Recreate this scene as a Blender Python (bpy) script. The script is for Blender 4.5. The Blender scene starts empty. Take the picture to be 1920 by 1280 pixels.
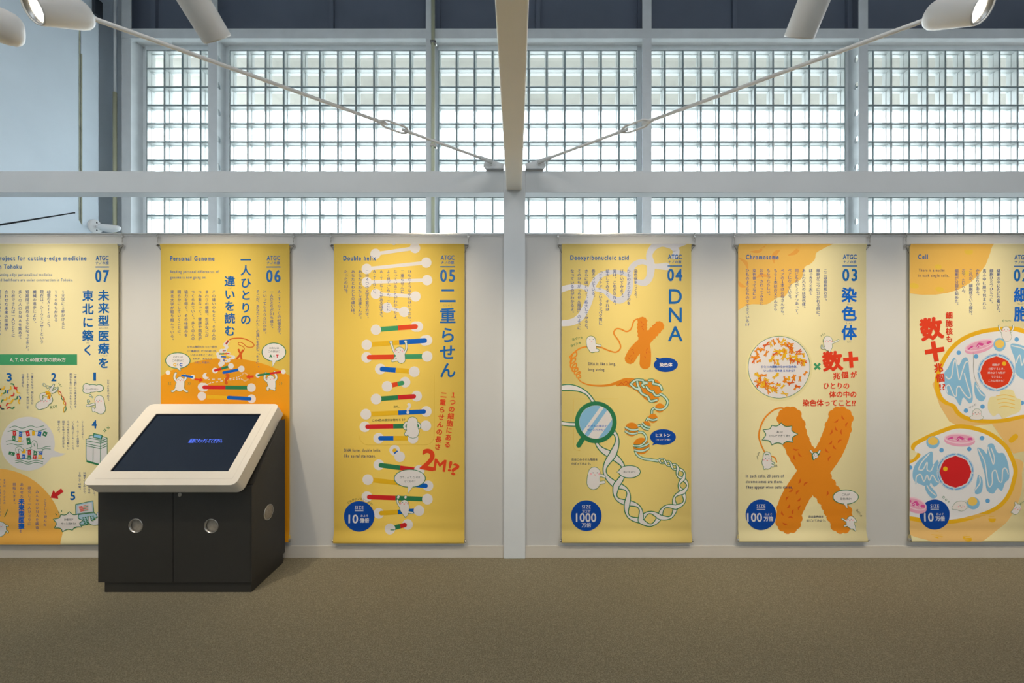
import bpy, bmesh, math, random
from mathutils import Vector, Matrix
from mathutils.geometry import tessellate_polygon

SC = bpy.context.scene
COL = SC.collection
F = 747.0                      # focal length for a 1920 px wide frame
EYE = 1.5                      # eye height above the floor

# ---------------------------------------------------------------- camera
cam_d = bpy.data.cameras.new('camera')
cam_d.sensor_width = 36.0
cam_d.lens = F / 1920.0 * 36.0
cam_d.shift_x = -7 / 1920.0
cam_d.shift_y = 7 / 1920.0
cam_d.clip_start = 0.02
cam = bpy.data.objects.new('camera', cam_d)
cam.location = (0, 0, EYE)
cam.rotation_euler = (math.radians(90), 0, 0)
COL.objects.link(cam)
SC.camera = cam

# ---------------------------------------------------------------- colour management, world, lights
SC.view_settings.view_transform = 'Standard'
SC.view_settings.look = 'None'
SC.view_settings.gamma = 1.0
SC.view_settings.use_curve_mapping = False
SC.view_settings.exposure = 0.0
try:
    SC.cycles.use_denoising = True
    SC.cycles.max_bounces = 8
    SC.cycles.transparent_max_bounces = 24
    SC.cycles.sample_clamp_indirect = 6.0
    SC.cycles.caustics_reflective = True
    SC.cycles.caustics_refractive = False
except Exception:
    pass

world = bpy.data.worlds.new('overcast_sky')
SC.world = world
world.use_nodes = True
wn = world.node_tree.nodes
wl = world.node_tree.links
wn.clear()
w_out = wn.new('ShaderNodeOutputWorld')
w_bg = wn.new('ShaderNodeBackground')
w_tc = wn.new('ShaderNodeTexCoord')
w_sep = wn.new('ShaderNodeSeparateXYZ')
w_ramp = wn.new('ShaderNodeValToRGB')
w_ramp.color_ramp.elements[0].position = 0.0
w_ramp.color_ramp.elements[0].color = (0.80, 0.86, 0.92, 1)
w_ramp.color_ramp.elements[1].position = 0.8
w_ramp.color_ramp.elements[1].color = (0.78, 0.88, 1.0, 1)
wl.new(w_tc.outputs['Generated'], w_sep.inputs[0])
wl.new(w_sep.outputs['Z'], w_ramp.inputs[0])
wl.new(w_ramp.outputs[0], w_bg.inputs[0])
w_bg.inputs[1].default_value = 8.0
wl.new(w_bg.outputs[0], w_out.inputs[0])


def area_light(name, loc, rot, sx, sy, power, col, portal=False):
    d = bpy.data.lights.new(name, 'AREA')
    d.shape = 'RECTANGLE'
    d.size = sx
    d.size_y = sy
    d.energy = power
    d.color = col
    if portal:
        d.cycles.is_portal = True
    o = bpy.data.objects.new(name, d)
    o.location = loc
    o.rotation_euler = rot
    COL.objects.link(o)
    return o


R90 = math.radians(90)
# added cool fill light with no modelled source, high behind the camera
area_light('hall_fill', (1.5, -4.8, 3.9), (R90, 0, 0), 9, 3.0, 98, (0.74, 0.87, 1.0))
# added warm overhead fill, out of view, to brighten floor and beam undersides
area_light('roof_fill', (-2.6, -0.4, 5.2), (0, 0, 0), 1.6, 1.6, 66, (1.0, 0.92, 0.82))
area_light('roof_fill', (2.6, -0.4, 5.2), (0, 0, 0), 1.6, 1.6, 66, (1.0, 0.92, 0.82))


def spot_light(name, loc, target, power, col, cone, blend=0.8, radius=0.04, parent=None):
    d = bpy.data.lights.new(name, 'SPOT')
    d.energy = power
    d.color = col
    d.spot_size = math.radians(cone)
    d.spot_blend = blend
    d.shadow_soft_size = radius
    o = bpy.data.objects.new(name, d)
    o.location = loc
    v = Vector(target) - Vector(loc)
    o.rotation_euler = v.to_track_quat('-Z', 'Y').to_euler()
    COL.objects.link(o)
    return o


WARM = (1.0, 0.83, 0.59)
# track spotlights of the row just above the frame, one for each banner
for sx_, ox in ((-3.25, -3.25), (-2.10, -2.20), (-0.80, -0.78), (0.80, 0.79), (2.02, 2.05), (3.24, 3.24), (4.4, 4.4)):
    spot_light('track_spot', (ox, 1.42, 2.81), (sx_, 2.82, 1.17), 90, WARM, 69, 1.0)

# ---------------------------------------------------------------- helpers


def srgb(r, g=None, b=None):
    if g is None:
        r, g, b = r
    def f(c):
        c /= 255.0
        return c / 12.92 if c <= 0.04045 else ((c + 0.055) / 1.055) ** 2.4
    return (f(r), f(g), f(b), 1.0)


MATS = {}


def mat(name, rgb, rough=0.6, metal=0.0, var=0.04, scale=6.0, bump=0.0, bscale=200.0, spec=0.5, emit=None, estr=0.0):
    """Principled material with a procedural colour variation and optional fine bump."""
    if name in MATS:
        return MATS[name]
    m = bpy.data.materials.new(name)
    m.use_nodes = True
    nt = m.node_tree
    b = nt.nodes['Principled BSDF']
    b.inputs['Roughness'].default_value = rough
    b.inputs['Metallic'].default_value = metal
    b.inputs['Specular IOR Level'].default_value = spec
    c = srgb(*rgb)
    tc = nt.nodes.new('ShaderNodeTexCoord')
    nz = nt.nodes.new('ShaderNodeTexNoise')
    nz.inputs['Scale'].default_value = scale
    nz.inputs['Detail'].default_value = 4
    nt.links.new(tc.outputs['Object'], nz.inputs['Vector'])
    rp = nt.nodes.new('ShaderNodeValToRGB')
    rp.color_ramp.elements[0].position = 0.3
    rp.color_ramp.elements[1].position = 0.7
    rp.color_ramp.elements[0].color = tuple(max(0, x * (1 - var)) for x in c[:3]) + (1,)
    rp.color_ramp.elements[1].color = tuple(min(1, x * (1 + var)) for x in c[:3]) + (1,)
    nt.links.new(nz.outputs['Fac'], rp.inputs[0])
    nt.links.new(rp.outputs[0], b.inputs['Base Color'])
    if bump > 0:
        n2 = nt.nodes.new('ShaderNodeTexNoise')
        n2.inputs['Scale'].default_value = bscale
        n2.inputs['Detail'].default_value = 3
        nt.links.new(tc.outputs['Object'], n2.inputs['Vector'])
        bp = nt.nodes.new('ShaderNodeBump')
        bp.inputs['Strength'].default_value = bump
        bp.inputs['Distance'].default_value = 0.004
        nt.links.new(n2.outputs['Fac'], bp.inputs['Height'])
        nt.links.new(bp.outputs[0], b.inputs['Normal'])
    if emit:
        b.inputs['Emission Color'].default_value = srgb(*emit)
        b.inputs['Emission Strength'].default_value = estr
    MATS[name] = m
    return m


class MB:
    """collects primitives into one mesh"""

    def __init__(self):
        self.bm = bmesh.new()

    def box(self, x0, x1, y0, y1, z0, z1, bevel=0.0, mi=0):
        r = bmesh.ops.create_cube(self.bm, size=1.0)
        vs = r['verts']
        for v in vs:
            v.co = Vector(((x0 + x1) / 2 + v.co.x * (x1 - x0), (y0 + y1) / 2 + v.co.y * (y1 - y0), (z0 + z1) / 2 + v.co.z * (z1 - z0)))
        fs = set(f for v in vs for f in v.link_faces)
        for f in fs:
            f.material_index = mi
        if bevel > 0:
            es = list(set(e for v in vs for e in v.link_edges))
            bmesh.ops.bevel(self.bm, geom=es, offset=bevel, segments=2, affect='EDGES', profile=0.5)
        return self

    def cyl(self, p0, p1, r0, r1=None, seg=24, caps=True, mi=0):
        if r1 is None:
            r1 = r0
        p0 = Vector(p0)
        p1 = Vector(p1)
        d = p1 - p0
        q = d.to_track_quat('Z', 'Y').to_matrix()
        a = []
        b = []
        for i in range(seg):
            t = 2 * math.pi * i / seg
            u = q @ Vector((math.cos(t), math.sin(t), 0))
            a.append(self.bm.verts.new(p0 + u * r0))
            b.append(self.bm.verts.new(p1 + u * r1))
        for i in range(seg):
            j = (i + 1) % seg
            f = self.bm.faces.new((a[i], a[j], b[j], b[i]))
            f.smooth = True
            f.material_index = mi
        if caps:
            f = self.bm.faces.new(a[::-1])
            f.material_index = mi
            f = self.bm.faces.new(b)
            f.material_index = mi
        return self

    def lathe(self, p0, axis, prof, seg=32, mi=0, cap0=True, cap1=True):
        """prof: list of (distance along axis, radius)"""
        p0 = Vector(p0)
        ax = Vector(axis).normalized()
        q = ax.to_track_quat('Z', 'Y').to_matrix()
        rings = []
        for (t, r) in prof:
            ring = []
            for i in range(seg):
                a = 2 * math.pi * i / seg
                ring.append(self.bm.verts.new(p0 + ax * t + q @ Vector((math.cos(a) * r, math.sin(a) * r, 0))))
            rings.append(ring)
        for k in range(len(rings) - 1):
            for i in range(seg):
                j = (i + 1) % seg
                f = self.bm.faces.new((rings[k][i], rings[k][j], rings[k + 1][j], rings[k + 1][i]))
                f.smooth = True
                f.material_index = mi
        if cap0:
            f = self.bm.faces.new(rings[0][::-1])
            f.material_index = mi
        if cap1:
            f = self.bm.faces.new(rings[-1])
            f.material_index = mi
        return self

    def tube(self, pts, r, seg=10, mi=0):
        pts = [Vector(p) for p in pts]
        rings = []
        n = len(pts)
        up = None
        for i, p in enumerate(pts):
            d = (pts[min(i + 1, n - 1)] - pts[max(i - 1, 0)]).normalized()
            if up is None:
                up = d.orthogonal().normalized()
            up = (up - d * up.dot(d)).normalized()
            w = d.cross(up)
            rings.append([self.bm.verts.new(p + (up * math.cos(2 * math.pi * k / seg) + w * math.sin(2 * math.pi * k / seg)) * r) for k in range(seg)])
        for k in range(n - 1):
            for i in range(seg):
                j = (i + 1) % seg
                f = self.bm.faces.new((rings[k][i], rings[k][j], rings[k + 1][j], rings[k + 1][i]))
                f.smooth = True
                f.material_index = mi
        self.bm.faces.new(rings[0][::-1]).material_index = mi
        self.bm.faces.new(rings[-1]).material_index = mi
        return self

    def poly(self, vs, mi=0):
        f = self.bm.faces.new([self.bm.verts.new(v) for v in vs])
        f.material_index = mi
        return self

    def prism(self, pts, ext, mi=0, holes=()):
        """extrude a planar polygon (3-D points, with holes) along the vector ext"""
        ext = Vector(ext)
        loops = [[Vector(p) for p in pts]] + [[Vector(p) for p in h] for h in holes]
        flat = [p for l in loops for p in l]
        tris = tessellate_polygon(loops)
        a = [self.bm.verts.new(p) for p in flat]
        b = [self.bm.verts.new(p + ext) for p in flat]
        for t in tris:
            for q in ((a[t[0]], a[t[1]], a[t[2]]), (b[t[2]], b[t[1]], b[t[0]])):
                try:
                    self.bm.faces.new(q).material_index = mi
                except ValueError:
                    pass
        o = 0
        for l in loops:
            n = len(l)
            for i in range(n):
                j = (i + 1) % n
                self.bm.faces.new((a[o + i], a[o + j], b[o + j], b[o + i])).material_index = mi
            o += n
        return self

    def build(self, name, mats, parent=None, loc=(0, 0, 0), world=False):
        """with a parent: coordinates were given in world space and are shifted to the parent's origin"""
        bmesh.ops.recalc_face_normals(self.bm, faces=self.bm.faces)
        off = Vector(loc)
        if parent is not None:
            off = wloc(parent)
        if off.length:
            bmesh.ops.translate(self.bm, verts=self.bm.verts, vec=-off)
        me = bpy.data.meshes.new(name)
        self.bm.to_mesh(me)
        self.bm.free()
        if not isinstance(mats, (list, tuple)):
            mats = [mats]
        for m in mats:
            me.materials.append(m)
        o = bpy.data.objects.new(name, me)
        COL.objects.link(o)
        if parent is not None:
            o.parent = parent
        else:
            o.location = off
        return o


def wloc(o):
    v = Vector(o.location)
    while o.parent is not None:
        o = o.parent
        v += Vector(o.location)
    return v


def tag(o, label, cat, group=None):
    o['label'] = label
    o['category'] = cat
    if group:
        o['group'] = group
    return o


def empty(name, loc, label, cat, group=None):
    o = bpy.data.objects.new(name, None)
    o.empty_display_size = 0.1
    o.location = loc
    COL.objects.link(o)
    return tag(o, label, cat, group)


def structure(o):
    o['kind'] = 'structure'
    return o


def at(px, py, Y):
    """point of the place that lies at distance Y on the sight line through photo pixel (px, py)"""
    return Vector(((px - 967) * Y / F, Y, EYE - (py - 647) * Y / F))


# ---------------------------------------------------------------- materials
M_white = mat('white_paint', (236, 236, 236), 0.45, var=0.02)
M_steel = mat('white_steel_paint', (224, 229, 233), 0.4, var=0.03, scale=3)
M_wallp = mat('grey_wall_panel', (206, 206, 205), 0.55, var=0.02, scale=2)
M_base = mat('baseboard_vinyl', (214, 208, 198), 0.5, var=0.02)
M_mull = mat('mullion_paint', (232, 236, 238), 0.5, var=0.05, scale=5, bump=0.1, bscale=60)
M_dark = mat('dark_slate_panel', (116, 124, 140), 0.55, var=0.08, scale=2)
M_bluem = mat('pale_blue_sheet_metal', (226, 238, 248), 0.5, var=0.05, scale=1.5)
M_alu = mat('brushed_aluminium', (190, 188, 184), 0.3, metal=0.9, var=0.05, scale=30)
M_gap = mat('dark_gap', (40, 42, 46), 0.8)
M_seal = mat('old_yellow_sealant', (178, 178, 158), 0.8, var=0.2, scale=12)
M_pipe = mat('yellow_green_conduit_paint', (206, 207, 176), 0.45, var=0.04)
M_eave = mat('beige_eave_boards', (176, 173, 164), 0.8, var=0.1, scale=2)
M_kbody = mat('charcoal_laminate', (50, 49, 47), 0.5, var=0.03, bump=0.03)
M_kframe = mat('ivory_plastic', (226, 220, 210), 0.4, var=0.015)
M_lamp = mat('lamp_white_enamel', (226, 226, 226), 0.35, var=0.01)
M_lens = mat('glowing_lens', (255, 250, 240), 0.3, emit=(255, 244, 224), estr=7.0)
# ---------------------------------------------------------------- room shell
YW = 2.82      # face of the partition
YG = 4.473     # plane of the glass blocks
YM = 4.256     # face of the steel mullions


def carpet_material():
    m = bpy.data.materials.new('loop_pile_carpet')
    m.use_nodes = True
    nt = m.node_tree
    b = nt.nodes['Principled BSDF']
    b.inputs['Roughness'].default_value = 0.95
    b.inputs['Specular IOR Level'].default_value = 0.1
    tc = nt.nodes.new('ShaderNodeTexCoord')
    vo = nt.nodes.new('ShaderNodeTexVoronoi')
    vo.inputs['Scale'].default_value = 170
    n1 = nt.nodes.new('ShaderNodeTexNoise')
    n1.inputs['Scale'].default_value = 260
    n1.inputs['Detail'].default_value = 3
    n2 = nt.nodes.new('ShaderNodeTexNoise')
    n2.inputs['Scale'].default_value = 1.3
    for n in (vo, n1, n2):
        nt.links.new(tc.outputs['Object'], n.inputs['Vector'])
    mx = nt.nodes.new('ShaderNodeMath')
    mx.operation = 'ADD'
    nt.links.new(n1.outputs['Fac'], mx.inputs[0])
    sc = nt.nodes.new('ShaderNodeMath')
    sc.operation = 'MULTIPLY'
    sc.inputs[1].default_value = 0.45
    nt.links.new(vo.outputs['Distance'], sc.inputs[0])
    nt.links.new(sc.outputs[0], mx.inputs[1])
    rp = nt.nodes.new('ShaderNodeValToRGB')
    rp.color_ramp.elements[0].position = 0.38
    rp.color_ramp.elements[0].color = srgb(96, 90, 73)
    rp.color_ramp.elements[1].position = 0.95
    rp.color_ramp.elements[1].color = srgb(150, 142, 120)
    nt.links.new(mx.outputs[0], rp.inputs[0])
    nt.links.new(rp.outputs[0], b.inputs['Base Color'])
    bp = nt.nodes.new('ShaderNodeBump')
    bp.inputs['Strength'].default_value = 0.35
    bp.inputs['Distance'].default_value = 0.003
    nt.links.new(mx.outputs[0], bp.inputs['Height'])
    nt.links.new(bp.outputs[0], b.inputs['Normal'])
    return m


structure(MB().box(-4.5, 8, -5, 4.6, -0.12, 0).build('floor', carpet_material()))
structure(MB().box(-4.5, 8.1, -5.1, 4.7, 5.9, 6.0).build('ceiling', mat('dark_roof_deck', (70, 76, 86), 0.8, var=0.1)))
structure(MB().box(8, 8.1, -5, 4.6, 0, 5.9).build('wall_right', M_wallp))
structure(MB().box(-4.3, 8, -5.1, -5, 0, 5.9).build('wall_rear', mat('rear_wall_paint', (205, 206, 206), 0.7)))

# --- the partition the banners hang on: two runs left and right of the column
XC0, XC1 = (944.5 - 967) / 266.8, (985 - 967) / 266.8     # column
part_l = MB().box(-4.245, XC0, YW, YW + 0.09, 0, 2.268).build('wall_front', M_wallp)
part_r = MB().box(XC1, 7.9, YW, YW + 0.09, 0, 2.268).build('wall_front', M_wallp)
for w, a, b in ((part_l, -4.245, XC0), (part_r, XC1, 7.9)):
    structure(w)
    MB().box(a, b, YW - 0.006, YW + 0.096, 2.268, 2.287, 0.002).build('cap_rail', M_white, w)
    MB().box(a, b, YW - 0.016, YW - 0.0062, 2.279, 2.289, 0.001).build('picture_rail', M_alu, w)
structure(MB().box(-4.245, XC0, YW - 0.008, YW, 0, 0.083, 0.002).build('baseboard_left', M_base))
structure(MB().box(XC1, 7.9, YW - 0.008, YW, 0, 0.083, 0.002).build('baseboard_right', M_base))

# --- steel frame: column, cross beams, long beam
MB().box(XC0, XC1, 2.80, 2.90, 0, 2.73, 0.004).build('steel_column', M_steel, loc=(XC0, 2.85, 0))
o = bpy.data.objects['steel_column']
tag(o, 'white square steel column between the two runs of banner wall', 'column')
for nm, a, b, lab in (('steel_beam', -4.245, XC0, 'white horizontal steel beam running left of the column above the yellow banners'),
                      ('steel_beam', XC1, 7.9, 'white horizontal steel beam running right of the column above the yellow banners')):
    bb = MB().box(a, b, 2.81, 2.907, 2.578, 2.728, 0.003).build(nm, M_steel, loc=(b if a < -5 else a, 2.86, 2.578))
    tag(bb, lab, 'beam')
xs = 0.0
bm_ = MB().box(-0.066, 0.042, -3.0, 2.797, 2.588, 2.79, 0.006).build('overhead_beam', mat('overhead_beam_paint', (246, 243, 236), 0.45, var=0.01), loc=(0, 2.78, 2.588))
tag(bm_, 'white steel beam coming overhead toward the viewer, ending at the column top', 'beam')

# --- mullions: welded I-sections with round holes in the web
MX = [-4.162, -3.239, -0.912, 1.402, 3.715, 6.03]
LABM = ['grey steel mullion at the far left edge of the windows, beside the metal wall',
        'grey steel mullion with holes between the narrow left window and the next wide one',
        'grey steel mullion with the yellow-green conduit clipped to it, left of the overhead beam',
        'grey steel mullion first to the right of the overhead beam',
        'grey steel mullion with scuffed front and round web holes, behind the right tie rod',
        'grey steel mullion beyond the right edge of the picture']
for i, x in enumerate(MX):
    m = MB()
    m.box(x - 0.049, x + 0.049, YM, YM + 0.012, 0.0, 5.88, 0.002)
    m.box(x - 0.055, x + 0.055, YG - 0.03, YG + 0.03, 0.9, 4.83)
    # web in strips with holes
    z = 2.2
    k = 0
    y0, y1 = YM + 0.012, YG - 0.03
    if i == 0:
        m.box(x - 0.004, x + 0.004, y0, y1, 0, 4.83)
    else:
        m.box(x - 0.004, x + 0.004, y0, y1, 0, 2.4)
        zc = 4.62
        zt = 4.83
        while zc > 2.45:
            zb = zc - 0.147
            top = zt
            hole = []
            for a in range(20):
                t = 2 * math.pi * a / 20
                hole.append((x - 0.004, YM + 0.085 + 0.036 * math.cos(t), zc + 0.036 * math.sin(t)))
            m.prism([(x - 0.004, y0, zb), (x - 0.004, y1, zb), (x - 0.004, y1, top), (x - 0.004, y0, top)], (0.008, 0, 0), holes=[hole])
            zt = zb
            zc -= 0.2945
        m.box(x - 0.004, x + 0.004, y0, y1, 2.4, zt)
    mo = m.build('steel_mullion', M_mull, loc=(x, YM, 0))
    tag(mo, LABM[i], 'mullion')

# header beam over the windows and the soffit board behind it
hb = MB().box(-4.21, 7.9, YM - 0.004, YM + 0.05, 4.776, 4.879, 0.002).box(-4.21, 7.9, YM + 0.05, YM + 0.08, 4.82, 4.879).build('header_beam', M_mull, loc=(1.5, YM, 4.776))
tag(hb, 'grey steel header running along the top of the glass block windows', 'beam')
structure(MB().box(-4.21, 7.9, YM + 0.05, YG + 0.06, 4.822, 4.86).build('trim_1', M_white))

# dark panels above the header
back = MB().box(-4.3, 7.9, YM + 0.15, YM + 0.19, 4.86, 5.9).build('wall_back', M_dark)
structure(back)
for x in (-3.98, -2.03, -0.86, 0.24, 1.36, 2.4, 3.66, 4.9):
    MB().box(x - 0.02, x + 0.03, YM + 0.11, YM + 0.152, 4.86, 5.9, 0.003).build('rib', M_dark, back)
# solid wall below the glass
ZLOW = 4.775 - 18 * 0.2039
structure(MB().box(-4.3, 7.9, YG - 0.05, YG + 0.1, 0, ZLOW).build('wall_back', M_wallp))

# --- glass block windows
M_side = bpy.data.materials.new('moulded_glass_rim')
M_side.use_nodes = True
nt = M_side.node_tree
nt.nodes.clear()
out = nt.nodes.new('ShaderNodeOutputMaterial')
tr = nt.nodes.new('ShaderNodeBsdfTranslucent')
df = nt.nodes.new('ShaderNodeBsdfDiffuse')
gl = nt.nodes.new('ShaderNodeBsdfGlossy')
tp = nt.nodes.new('ShaderNodeBsdfTransparent')
tp.inputs[0].default_value = (0.80, 0.90, 0.89, 1)
tcs = nt.nodes.new('ShaderNodeTexCoord')
nzs = nt.nodes.new('ShaderNodeTexNoise')
nzs.inputs['Scale'].default_value = 40
rps = nt.nodes.new('ShaderNodeValToRGB')
rps.color_ramp.elements[0].color = (0.66, 0.69, 0.68, 1)
rps.color_ramp.elements[1].color = (0.82, 0.845, 0.84, 1)
nt.links.new(tcs.outputs['Object'], nzs.inputs['Vector'])
nt.links.new(nzs.outputs['Fac'], rps.inputs[0])
nt.links.new(rps.outputs[0], tr.inputs[0])
nt.links.new(rps.outputs[0], df.inputs[0])
gl.inputs['Roughness'].default_value = 0.35
gl.inputs['Color'].default_value = (0.74, 0.77, 0.765, 1)
m1 = nt.nodes.new('ShaderNodeMixShader')
m1.inputs[0].default_value = 0.92
m2 = nt.nodes.new('ShaderNodeMixShader')
m2.inputs[0].default_value = 0.6
m3 = nt.nodes.new('ShaderNodeMixShader')
m3.inputs[0].default_value = 0.10
nt.links.new(tr.outputs[0], m1.inputs[1])
nt.links.new(df.outputs[0], m1.inputs[2])
nt.links.new(m1.outputs[0], m2.inputs[1])
nt.links.new(gl.outputs[0], m2.inputs[2])
nt.links.new(m2.outputs[0], m3.inputs[1])
nt.links.new(tp.outputs[0], m3.inputs[2])
nt.links.new(m3.outputs[0], out.inputs[0])

M_pane = bpy.data.materials.new('clear_glass_face')
M_pane.use_nodes = True
nt = M_pane.node_tree
nt.nodes.clear()
out = nt.nodes.new('ShaderNodeOutputMaterial')
tp = nt.nodes.new('ShaderNodeBsdfTransparent')
gl = nt.nodes.new('ShaderNodeBsdfGlossy')
gl.inputs['Roughness'].default_value = 0.05
lw = nt.nodes.new('ShaderNodeLayerWeight')
pw5 = nt.nodes.new('ShaderNodeMath')
pw5.operation = 'POWER'
pw5.inputs[1].default_value = 5.0
nt.links.new(lw.outputs['Facing'], pw5.inputs[0])
fr = nt.nodes.new('ShaderNodeMath')
fr.operation = 'MULTIPLY_ADD'
fr.inputs[1].default_value = 0.92
fr.inputs[2].default_value = 0.05
nt.links.new(pw5.outputs[0], fr.inputs[0])
tcp = nt.nodes.new('ShaderNodeTexCoord')
nzp = nt.nodes.new('ShaderNodeTexNoise')
nzp.inputs['Scale'].default_value = 9
rpp = nt.nodes.new('ShaderNodeValToRGB')
rpp.color_ramp.elements[0].color = (0.92, 0.945, 0.935, 1)
rpp.color_ramp.elements[1].color = (0.965, 0.98, 0.975, 1)
nt.links.new(tcp.outputs['Object'], nzp.inputs['Vector'])
nt.links.new(nzp.outputs['Fac'], rpp.inputs[0])
nt.links.new(rpp.outputs[0], tp.inputs[0])
mx = nt.nodes.new('ShaderNodeMixShader')
nt.links.new(fr.outputs[0], mx.inputs[0])
nt.links.new(tp.outputs[0], mx.inputs[1])
nt.links.new(gl.outputs[0], mx.inputs[2])
nt.links.new(mx.outputs[0], out.inputs[0])
M_joint = mat('grey_green_joint', (128, 146, 150), 0.7)

BW, BH, JT = 0.2006, 0.2039, 0.0105
bw, bh = BW - JT, BH - JT


def glass_block_mesh():
    me = bpy.data.meshes.new('glass_block')
    V = []
    Fc = []
    mi = []

    def ring(hw, hh, y):
        i = len(V)
        V.extend([(-hw, y, -hh), (hw, y, -hh), (hw, y, hh), (-hw, y, hh)])
        return i

    def band(a, b, m):
        for k in range(4):
            j = (k + 1) % 4
            Fc.append((a + k, a + j, b + j, b + k))
            mi.append(m)
    hw, hh = bw / 2, bh / 2
    a = ring(hw, hh, -0.046)
    b = ring(hw - 0.006, hh - 0.006, -0.048)
    band(a, b, 0)
    Fc.append((b, b + 1, b + 2, b + 3))
    mi.append(1)                                   # inner glass face
    c = ring(hw - 0.009, hh - 0.009, -0.004)
    band(b, c, 0)
    d = ring(hw - 0.013, hh - 0.013, 0.0)
    band(c, d, 0)
    e = ring(hw - 0.009, hh - 0.009, 0.004)
    band(d, e, 0)
    f = ring(hw - 0.012, hh - 0.012, 0.045)
    band(e, f, 0)
    Fc.append((f + 3, f + 2, f + 1, f))
    mi.append(1)                                   # outer glass face
    me.from_pydata(V, [], Fc)
    me.materials.append(M_side)
    me.materials.append(M_pane)
    me.polygons.foreach_set('material_index', mi)
    me.update()
    return me


GB = glass_block_mesh()
ZT = 4.775
NR = 18
bays = []
for k in range(5):
    a, b = MX[k], MX[k + 1]
    n = 4 if k == 0 else 11
    mid = (a + b) / 2
    w = n * BW
    bays.append((mid - w / 2, n, a, b))
for k, (xl, n, a, b) in enumerate(bays):
    root = bpy.data.objects.new('window_%d' % (k + 1), None)
    root.location = ((a + b) / 2, YG, ZT - NR * BH)
    COL.objects.link(root)
    structure(root)
    xr = xl + n * BW
    zb = ZT - NR * BH
    # frame
    fm = MB()
    fm.box(a + 0.05, xl, YG - 0.055, YG + 0.05, zb, 4.822, 0.003)
    fm.box(xr, b - 0.05, YG - 0.055, YG + 0.05, zb, 4.822, 0.003)
    fm.box(xl, xr, YG - 0.055, YG + 0.05, ZT, 4.822, 0.003)
    fm.build('window_frame', M_mull, root)
    jm = MB()
    for i in range(n + 1):
        x = xl + i * BW
        jm.box(x - JT / 2, x + JT / 2, YG - 0.044, YG + 0.044, zb, ZT)
    for j in range(NR + 1):
        z = ZT - j * BH
        jm.box(xl, xr, YG - 0.0438, YG + 0.0438, z - JT / 2, z + JT / 2)
    jm.build('joint_grid', M_joint, root)
    for j in range(NR):
        for i in range(n):
            g = bpy.data.objects.new('glass_block', GB)
            g.parent = root
            g.location = (xl + (i + 0.5) * BW - root.location.x, 0, ZT - (j + 0.5) * BH - root.location.z)
            COL.objects.link(g)

# outside: eave over the windows and pale ground
structure(MB().box(-9, 12, YG + 0.12, 5.72, 4.86, 5.0).build('trim_2', M_eave))
structure(MB().box(-30, 30, YG + 0.12, 40, -0.2, -0.1).build('ground', mat('pale_paving', (168, 166, 160), 0.9)))

# --- conduits
cm = MB()
cx = (811.5 - 967) / 177.0
cm.cyl((cx, YM - 0.025, 2.2), (cx, YM - 0.025, 5.88), 0.019, seg=16)
co = cm.build('conduit_pipe', M_pipe, loc=(cx, YM - 0.025, 2.2))
tag(co, 'tall pale yellow-green conduit pipe clipped to the mullion left of the overhead beam', 'pipe')
for py in (83, 275):
    z = at(811, py, YM).z
    MB().box(cx - 0.026, cx + 0.032, YM - 0.048, YM - 0.001, z - 0.012, z + 0.012, 0.003).cyl((cx + 0.03, YM - 0.06, z - 0.02), (cx + 0.03, YM - 0.01, z - 0.02), 0.012, seg=10).build('pipe_clamp', M_alu, co)
cm = MB()
cx2 = (215.5 - 967) / F * 4.24
cm.cyl((cx2, 4.24, 2.0), (cx2, 4.24, 4.19), 0.017, seg=14).cyl((cx2, 4.24, 4.19), (cx2, 4.24, 5.8), 0.012, seg=14, mi=1)
co = cm.build('conduit_pipe', [M_pipe, M_mull], loc=(cx2, 4.24, 2.0))
tag(co, 'thin yellowed conduit pipe in the corner of the blue metal wall at far left', 'pipe')

# --- pale blue sheet-metal side wall at the far left, running away from the viewer into the window corner
XL = -4.25


def pw(px, py, off=0.0):
    """point of the side wall seen at photo position (px, py); off = how far it stands proud"""
    x = XL + off
    Y = x * F / (px - 967)
    return Vector((x, Y, EYE - (py - 647) * Y / F))


ys1 = pw(151, 0).y
wm = MB().box(XL - 0.03, XL, -5, ys1 - 0.004, 0, 5.88, 0.001).build('wall_left', M_bluem)
structure(wm)
ye = pw(185, 0).y
MB().box(XL - 0.03, XL, ys1 + 0.004, ye, 0, 5.88, 0.003).build('metal_panel', M_bluem, wm)
MB().box(XL - 0.20, XL - 0.17, ye - 0.3, 4.6, 0, 5.88).box(XL - 0.17, XL - 0.03, ye - 0.05, ye - 0.03, 0, 5.88).build('corner_recess', M_bluem, wm)
MB().box(XL - 0.20, -4.212, 4.42, 4.46, 0, 5.88).build('corner_recess', M_mull, wm)
MB().box(XL - 0.02, XL - 0.004, ys1 - 0.005, ys1 + 0.005, 0, 5.88).build('seam_gap', M_gap, wm)
MB().box(XL - 0.003, XL + 0.003, ys1 - 0.015, ys1 - 0.004, 0, 4.62).box(XL - 0.003, XL + 0.002, ys1 + 0.004, ys1 + 0.014, 0, 4.35).build('seam_filler', M_seal, wm)
up = MB().prism([pw(-420, 485, .012), pw(0, 419, .012), pw(139, 397.5, .012), pw(0, 165, .012), pw(-100, -2, .012), pw(-420, -300, .012)], (-0.012, 0, 0))
up.build('facet_plate', M_bluem, wm)
lo = MB().prism([pw(-420, 497, .012), pw(0, 423.5, .012), pw(140, 400, .012), pw(168, 445, .012), pw(228, 545, .012), pw(-420, 900, .012)], (-0.012, 0, 0))
lo.build('facet_plate', M_bluem, wm)
MB().prism([pw(-420, 485, .001), pw(141, 397.5, .001), pw(141, 400.5, .001), pw(-420, 497, .001)], (-0.003, 0, 0)).build('slit', M_gap, wm)

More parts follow.
